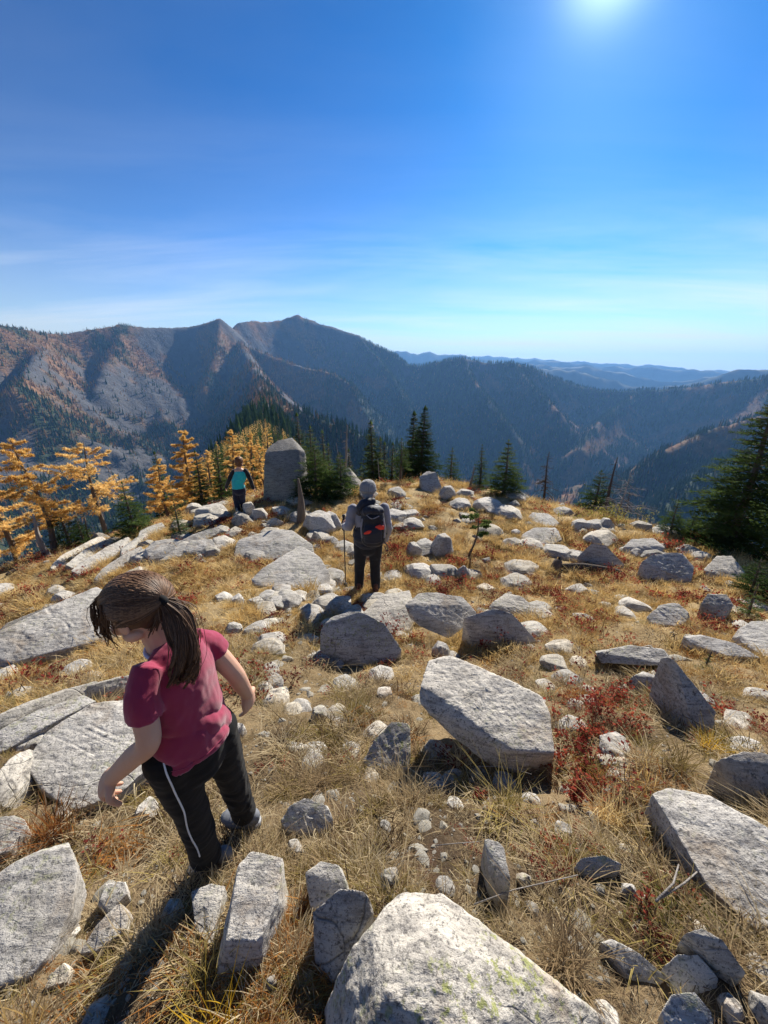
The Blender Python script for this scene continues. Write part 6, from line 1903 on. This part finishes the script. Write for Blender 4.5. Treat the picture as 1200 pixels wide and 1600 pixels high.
for nn, mm in ((800, HAIRB), (420, HAIRSUN)):
    s1 = Body()
    for k in range(nn):
        a, rr_, fq, ph, amp_, ln_, lr = LOCKS[k % 22]
        fly = k % 17 == 0
        sa = r_.uniform(0, 6.28); sr = math.sqrt(r_.random()) * lr * (2.6 if fly else 1); ends = min(1.0, ln_ * r_.uniform(.82, 1.0)); over = max(0, ln_ - 1) + (.05 if fly else 0)
        pts = []; rads = []
        for u in np.linspace(0, ends, 22):
            i = u * 25; i0 = min(24, int(i)); c = tl[i0] * (1 - (i - i0)) + tl[i0 + 1] * (i - i0)
            wd = .007 + .027 * math.sin(min(1, u * 1.35) * 1.75) * (1 - .35 * max(0, u - .6))
            X1, X2 = np.array([.85, .5, 0]), np.array([-.35, .6, .3])
            o_ = X1 * math.cos(a) * rr_ * wd * 1.15 + X2 * math.sin(a) * rr_ * wd
            taper = (1 - .65 * max(0, u / ends - .55) / .45) * min(1, .35 + 3 * u)
            o_ = o_ + (X1 * math.cos(sa) + X2 * math.sin(sa)) * sr * taper
            wv = amp_ * min(1, 1.6 * u) * (X1 * math.sin(fq * 6.28 * u + ph) + X2 * math.cos(fq * 6.28 * u + ph))
            cu_ = X1 * .030 * max(0, u - .80) * (4 if k % 22 in (3, 7, 12) else -1.5 if k % 22 in (5, 16) else 0)
            pts.append(c + o_ + wv + cu_ + np.array([0, 0, .03 * max(0, u - .85) * (3 if k % 22 in (3, 7, 12) else 0)])); rads.append(.0011 * (1 - .5 * u / ends))
        s1.tube(pts, rads, 4, cap=False)
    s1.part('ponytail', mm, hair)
tb_ = Body(); tb_.limb([tie - unit(tl[1] - tl[0]) * .004, tie + unit(tl[1] - tl[0]) * .008], [.014, .013], 12); tb_.part('hair_tie', BLACKT, hair)
s1 = Body()
for k in range(130):                      # fringe and loose locks by the face
    a = r_.uniform(-.75, .75); d0 = unit([math.sin(a) * .8, .78, .60 + r_.uniform(-.1, .15)])
    p0 = (d0 * np.array([.084, .102, .090]) * .95) @ A + cc
    dn = r_.uniform(.045, .115)
    out_ = Fh * r_.uniform(.008, .026) - Rh * r_.uniform(-.012, .018)
    s1.tube([p0, p0 + out_ + np.array([0, 0, -.15 * dn]), p0 + out_ * 1.3 + np.array([0, 0, -.55 * dn]), p0 + out_ * 1.2 + np.array([0, 0, -dn])], [.0009, .0010, .0009, .0004], 4, cap=False)
s1.part('fringe', HAIRB, hair); s1 = Body()
for k in range(46):                       # locks over the near temple, past the ear to the jaw
    x0 = r_.uniform(.0, .060)
    p0 = q(-.076, x0, .040 + r_.uniform(-.02, .03)); ln = r_.uniform(.045, .10)
    s1.tube([p0, p0 - Rh * .010 + Uh * -.3 * ln, p0 - Rh * .008 + np.array([r_.gauss(0, .004), r_.gauss(0, .004), -.7 * ln]), p0 - Rh * .002 + np.array([r_.gauss(0, .006), 0, -ln])], [.0018, .0019, .0015, .0006], 4, cap=False)
s1.part('side_lock', HAIRB, hair); s1 = Body()
for k in range(70):                       # hair gathered over the nape
    a = r_.uniform(-1.2, 1.2)
    p0 = q(.07 * math.sin(a), -.035 - .05 * math.cos(a), -.055 + r_.uniform(-.012, .02))
    s1.tube([p0, (p0 + tie) / 2 + (p0 - hc) * .10, tie], [.0012, .0019, .0014], 4, cap=False)
s1.part('nape_hair', HAIRB, hair)

# ------------------------------------------------------------------ the hiker with the pack
GREYS = m_cloth('pale_grey_shirt', (0.25, 0.25, 0.29), .9, 300, .2)
NAVY = m_cloth('navy_black_nylon', (0.010, 0.012, 0.020), .5, 300, .1, .35)
NAVY2 = m_cloth('dark_navy_jacket', (0.016, 0.019, 0.032), .6, 300, .1)
TROUS = m_cloth('black_hiking_trousers', (0.013, 0.013, 0.016), .8, 300, .1)
WOOLG = m_cloth('grey_knit_wool', (0.22, 0.225, 0.24), .95, 160, .5, .8, .3)
BOOT = m_cloth('brown_leather', (0.09, 0.04, 0.03), .6, 120, 0)
ORANGE = m_cloth('red_orange_fabric', (0.75, 0.055, 0.03), .55, 200, 0)
SKINA = m_skin('hiker_skin', (0.52, 0.32, 0.24))
METAL, t = mat('dark_pole_metal'); finish(t, PRIN(t, (.05, .05, .055), .35, None, .5, Metallic=.8))
ga = G(574, 921); Y0 = ga[1]
def a_(px, py, dy=0.0): return P(px, py, Y0 + dy)
hik = empty('person', (a_(575, 921)[0], Y0, ga[2]))
tag(hik, 'hiker in a grey knit hat and black trousers seen from behind with a pole', 'hiker')
X, Yv = np.array([1.0, 0, 0]), np.array([0, 1.0, 0])
fl, fr = a_(561, 917), a_(587, 917)
gL_, gR_ = gz(fl[0], fl[1]), gz(fr[0], fr[1])
anL = np.array([fl[0], fl[1], gL_ + .09]); anR = np.array([fr[0], fr[1], gR_ + .09])
kl, kr = a_(562, 884, .02), a_(586, 882, .03)
hl, hr_ = a_(564, 850), a_(587, 850)
pel2 = (hl + hr_) / 2; shl, shr = a_(551, 796), a_(600, 794); ch2 = (shl + shr) / 2
hd = a_(575, 766, .03)
el, wl = a_(545, 822, -.05), a_(538, 822, .20)
er, wr = a_(606, 824, .0), a_(603, 842, .22)
Fa = unit([.02, 1, -.15]); Ra = unit(np.cross(Fa, Uv)); Ua = np.cross(Ra, Fa)
b = Body(); qa = head(b, hd, Fa, Ra, Ua, 1.10)
b.limb([ch2 + Uv * .02, qa(0, -.015, -.05)], [.06, .055], 12)
b.limb([pel2, ch2 - Uv * .15, ch2], [(.15, .10), (.17, .11), (.14, .09)], 16, side=X)
b.limb([shl, el, wl], [.05, .042, .03], 12); b.limb([shr, er, wr], [.05, .042, .03], 12)
hand(b, wl, np.array([-.10, .55, .12]), np.array([.9, .1, 0]), np.array([0, .3, 1]), .175, 1.2)
hand(b, wr, np.array([.0, .5, -.5]), np.array([-.9, .1, 0]), np.array([0, .6, .6]), .175, .5)
b.limb([hl, kl, anL], [.075, .055, .04], 12); b.limb([hr_, kr, anR], [.075, .055, .04], 12)
b.skin('body', SKINA, hik, .006, 2)
b = Body()
b.limb([pel2 + Uv * .10, pel2, pel2 - Uv * .05], [(.165, .12), (.172, .125), (.16, .12)], 18, side=X)
b.limb([hl, hl * .5 + kl * .5, kl, anL + Uv * .01], [.098, .088, .074, .066], 16); b.limb([hr_, hr_ * .5 + kr * .5, kr, anR + Uv * .01], [.098, .088, .074, .066], 16)
b.skin('trousers', TROUS, hik, .010, 3, folds(.006, 14, (0, 0, 1), 3))
b = Body()
b.limb([pel2 + Uv * .045, pel2 + Uv * .22, ch2 - Uv * .12, ch2 - Uv * .01, ch2 + Uv * .055], [(.185, .135), (.175, .13), (.185, .13), (.155, .10), (.07, .07)], 22, side=X, round_=False)
b.limb([shl, shl * .5 + el * .5, el, el * .35 + wl * .65, wl], [.072, .068, .060, .052, .042], 14); b.limb([shr, shr * .5 + er * .5, er, er * .4 + wr * .6, wr], [.072, .068, .060, .052, .042], 14)
b.skin('shirt', GREYS, hik, .010, 3, folds(.010, 12, (.5, 0, 1), 8))
b = Body(); b.ball(qa(0, -.012, .030), (.092 * 1.10, .108 * 1.10, .098 * 1.10), np.array([Ra, Fa, Ua]), 4)
b.ball(qa(0, -.045, -.045), (.066, .055, .060), np.array([Ra, Fa, Ua]), 3)
b.limb([qa(.085 * math.cos(t_), -.010 + .10 * math.sin(t_), .008) for t_ in np.linspace(0, 6.283, 20)], [(.016, .022)] * 20, 8, n=48, round_=False)
b.skin('knit_hat', WOOLG, hik, .006, 2, lambda co, no: .0035 * np.sin(np.arctan2(co[:, 0] - hd[0], co[:, 1] - hd[1]) * 34) + .004 * fbm(co * 22, 2))
for an_, gg in ((anL, gL_), (anR, gR_)):
    hh_ = np.array([an_[0], an_[1] - .09, gg + .012]); sh_ = shoe(hik, hh_, hh_ + np.array([.015, .29, -.01]), (0, 0, 1), .10, .105, BOOT, None, 'boot', .006)
# jacket tied round the waist and its collar over the shoulder
b = Body()
b.limb([pel2 + Uv * .075, pel2 + Uv * .15, pel2 + Uv * .23], [(.205, .16), (.20, .165), (.185, .145)], 22, side=X)
b.skin('waist_jacket', NAVY2, hik, .010, 3, folds(.016, 13, (.3, 0, 1), 2))
# pack
pk = empty('backpack', ch2 + np.array([.03, -.20, -.34]))
tag(pk, 'dark navy backpack with two red orange tabs worn by the hiker', 'backpack')
pc = a_(583, 822, -.21)
b = Body()
b.limb([pc - Uv * .20, pc - Uv * .02, pc + Uv * .13, pc + Uv * .22], [(.150, .085), (.160, .115), (.145, .105), (.105, .075)], 22, side=X)
b.skin('pack_body', NAVY, pk, .009, 3, folds(.009, 12, (0.2, 0, 1), 5))
b = Body(); b.limb([pc + np.array([-.005, -.085, -.16]), pc + np.array([-.005, -.105, -.03]), pc + np.array([-.005, -.075, .05])], [(.115, .045), (.122, .055), (.10, .035)], 18, side=X)
b.skin('front_pocket', NAVY2, pk, .008, 3, folds(.007, 15, (0, 0, 1), 7))
b = Body(); b.limb([pc + np.array([-.10, .0, .20]), pc + np.array([-.02, -.07, .25]), pc + np.array([.09, -.02, .22])], [(.07, .05), (.085, .055), (.07, .045)], 16, side=Yv)
b.skin('top_lid', NAVY2, pk, .009, 3, folds(.010, 16, (1, 0, .4), 9))
b = Body(); b.limb([pc + np.array([-.17, .04, .17]), pc + np.array([-.13, .03, .27]), pc + np.array([-.02, .03, .315])], [(.055, .05), (.075, .06), (.06, .05)], 16, side=Yv)
b.skin('stuffed_hood', NAVY2, pk, .010, 3, folds(.014, 14, (1, 0, .4), 11))
for (x_, z_, w_, h_, rt) in ((-.062, -.02, .052, .022, .35), (.085, .035, .058, .036, -.1)):
    b = Body(); c_ = pc + np.array([x_, -.155 if x_ < 0 else -.125, z_]); dx = np.array([math.cos(rt), 0, math.sin(rt)])
    b.limb([c_ - dx * w_ * .8, c_, c_ + dx * w_ * .8], [(h_ * .45, .010), (h_, .016), (h_ * .7, .010)], 12, side=np.array([-dx[2], 0, dx[0]])); b.skin('red_tab', ORANGE, pk, .005, 2, folds(.004, 30, (1, 0, 0), 3))
for e in (-1, 1):
    b = Body(); b.limb([pc + np.array([e * .09, .05, .20]), ch2 + np.array([e * .10, .02, .055]), ch2 + np.array([e * .115, .125, -.06]), ch2 + np.array([e * .12, .13, -.22]), pc + np.array([e * .15, .10, -.16])], [(.028, .008)] * 5, 10, side=X); b.part('shoulder_strap', NAVY, pk)
    b = Body(); b.limb([pc + np.array([e * .13, -.06, .12]), pc + np.array([e * .145, -.075, 0]), pc + np.array([e * .14, -.05, -.14])], [(.010, .004)] * 3, 8, side=X); b.part('side_strap', GREYS, pk)
b = Body(); b.limb([pc + np.array([-.075, -.10, .185]), pc + np.array([-.01, -.145, .155]), pc + np.array([.075, -.11, .175])], [.006] * 3, 8); b.part('pale_cord', GREYS, pk)
b = Body(); b.limb([pc + np.array([.14, -.03, -.20]), pc + np.array([.185, -.04, -.27]), pc + np.array([.175, -.04, -.33]), pc + np.array([.15, -.03, -.28])], [.006] * 4, 6); b.part('strap_end', NAVY, pk)
for o_ in pk.children: pass
# pole
tip = G(540, 916); gp = wl + unit(np.array([-.10, .55, .12])) * .085
pole = empty('trekking_pole', tip); tag(pole, 'thin dark trekking pole held upright by the hiker', 'trekking pole')
ax_ = unit(gp - tip)
b = Body(); b.limb([tip - ax_ * .02, tip + ax_ * .5, gp - ax_ * .05], [.006, .0085, .0095], 10); b.part('shaft', METAL, pole)
b = Body(); b.limb([gp - ax_ * .10, gp, gp + ax_ * .07, gp + ax_ * .095], [.014, .017, .018, .024], 12); b.part('grip', NAVY, pole)
b = Body(); b.limb([tip + ax_ * .055, tip + ax_ * .068], [.028, .026], 14); b.part('basket', NAVY, pole)
b = Body(); b.limb([gp + ax_ * .08, gp + ax_ * .03 + np.array([-.02, -.03, -.03]), gp + np.array([-.01, -.045, -.10]), gp + ax_ * .05], [(.008, .002)] * 4, 6); b.part('wrist_loop', NAVY2, pole)

# ------------------------------------------------------------------ the boy in the teal top
TEAL = m_cloth('teal_fleece', (0.02, 0.40, 0.43), .85, 200, .3)
BLK = m_cloth('black_sleeve_knit', (0.012, 0.012, 0.016), .8, 200, .2)
NAVYT = m_cloth('dark_navy_trousers', (0.012, 0.013, 0.032), .8, 200, .2)
HAIRA = m_hair('auburn_hair', (0.06, 0.025, 0.012), (0.20, 0.09, 0.04))
gb = G(374, 799); Y1 = gb[1]
def c_(px, py, dy=0.0): return P(px, py, Y1 + dy)
boy = empty('person', gb); tag(boy, 'boy in a teal sleeveless top with black sleeves walking past the tall boulder', 'child')
f1, f2 = c_(372, 799), c_(381, 795, .12)
z1, z2 = gz(f1[0], f1[1]), gz(f2[0], f2[1])
a1 = np.array([f1[0], f1[1], max(z1, f1[2] - .05) + .06]); a2 = np.array([f2[0], f2[1], max(z2, f2[2] - .05) + .06])
h1, h2 = c_(368.5, 765), c_(378.5, 765); k1, k2 = c_(369, 782, .04), c_(379, 780, .08)
s1_, s2_ = c_(364, 737), c_(385, 736); pl_ = (h1 + h2) / 2; cb_ = (s1_ + s2_) / 2
e1, w1 = c_(358.5, 749, .0), c_(353.5, 761, .10); e2, w2 = c_(390.5, 749, .0), c_(395.5, 762, .04)
hb = c_(373.5, 722, .02)
Fb = unit([-.05, 1, -.1]); Rb = unit(np.cross(Fb, Uv)); Ub = np.cross(Rb, Fb)
b = Body(); qb = head(b, hb, Fb, Rb, Ub, 1.0)
b.limb([cb_, qb(0, -.01, -.05)], [.045, .045], 12); b.limb([pl_, cb_], [(.11, .08), (.12, .08)], 14, side=X)
b.limb([s1_, e1, w1], [.036, .03, .024], 10); b.limb([s2_, e2, w2], [.036, .03, .024], 10)
hand(b, w1, np.array([-.3, .2, -.8]), np.array([.9, .1, 0]), np.array([0, 1, 0]), .13, .4); hand(b, w2, np.array([.25, .3, -.8]), np.array([-.9, .1, 0]), np.array([0, 1, 0]), .13, .4)
b.limb([h1, k1, a1], [.055, .045, .03], 10); b.limb([h2, k2, a2], [.055, .045, .03], 10)
b.skin('body', SKIN, boy, .006, 2)
b = Body(); b.limb([pl_ + Uv * .07, pl_ - Uv * .03], [(.125, .10), (.125, .10)], 16, side=X)
b.limb([h1, k1, a1], [.078, .064, .052], 12); b.limb([h2, k2, a2], [.078, .064, .052], 12); b.skin('trousers', NAVYT, boy, .010, 3, folds(.006, 16, (0, 0, 1), 4))
b = Body(); b.limb([pl_ + Uv * .035, pl_ + Uv * .16, cb_ - Uv * .09, cb_, cb_ + Uv * .035], [(.140, .115), (.130, .105), (.140, .10), (.122, .085), (.06, .06)], 18, side=X, round_=False); b.skin('vest', TEAL, boy, .009, 3, folds(.007, 14, (0, 0, 1), 6))
b = Body(); b.limb([s1_ + X * .02, s1_ * .5 + e1 * .5, e1, w1], [.056, .05, .045, .038], 12); b.limb([s2_ - X * .02, s2_ * .5 + e2 * .5, e2, w2], [.056, .05, .045, .038], 12); b.skin('sleeve', BLK, boy, .009, 3, folds(.005, 18, (0, 0, 1), 6))
b = Body(); b.ball(qb(0, -.014, .028), (.085, .098, .090), np.array([Rb, Fb, Ub]), 4); b.ball(qb(0, -.045, -.035), (.074, .055, .060), np.array([Rb, Fb, Ub]), 3)
b.skin('hair', HAIRA, boy, .006, 1, lambda co, no: .006 * fbm(co * np.array([60, 60, 22]), 2))
for an_, dz in ((a1, 0), (a2, 0)):
    hh_ = np.array([an_[0], an_[1] - .06, an_[2] - .058]); shoe(boy, hh_, hh_ + np.array([0, .2, 0]), (0, 0, 1), .075, .07, SHOEG, SHOEW, 'shoe', .006)
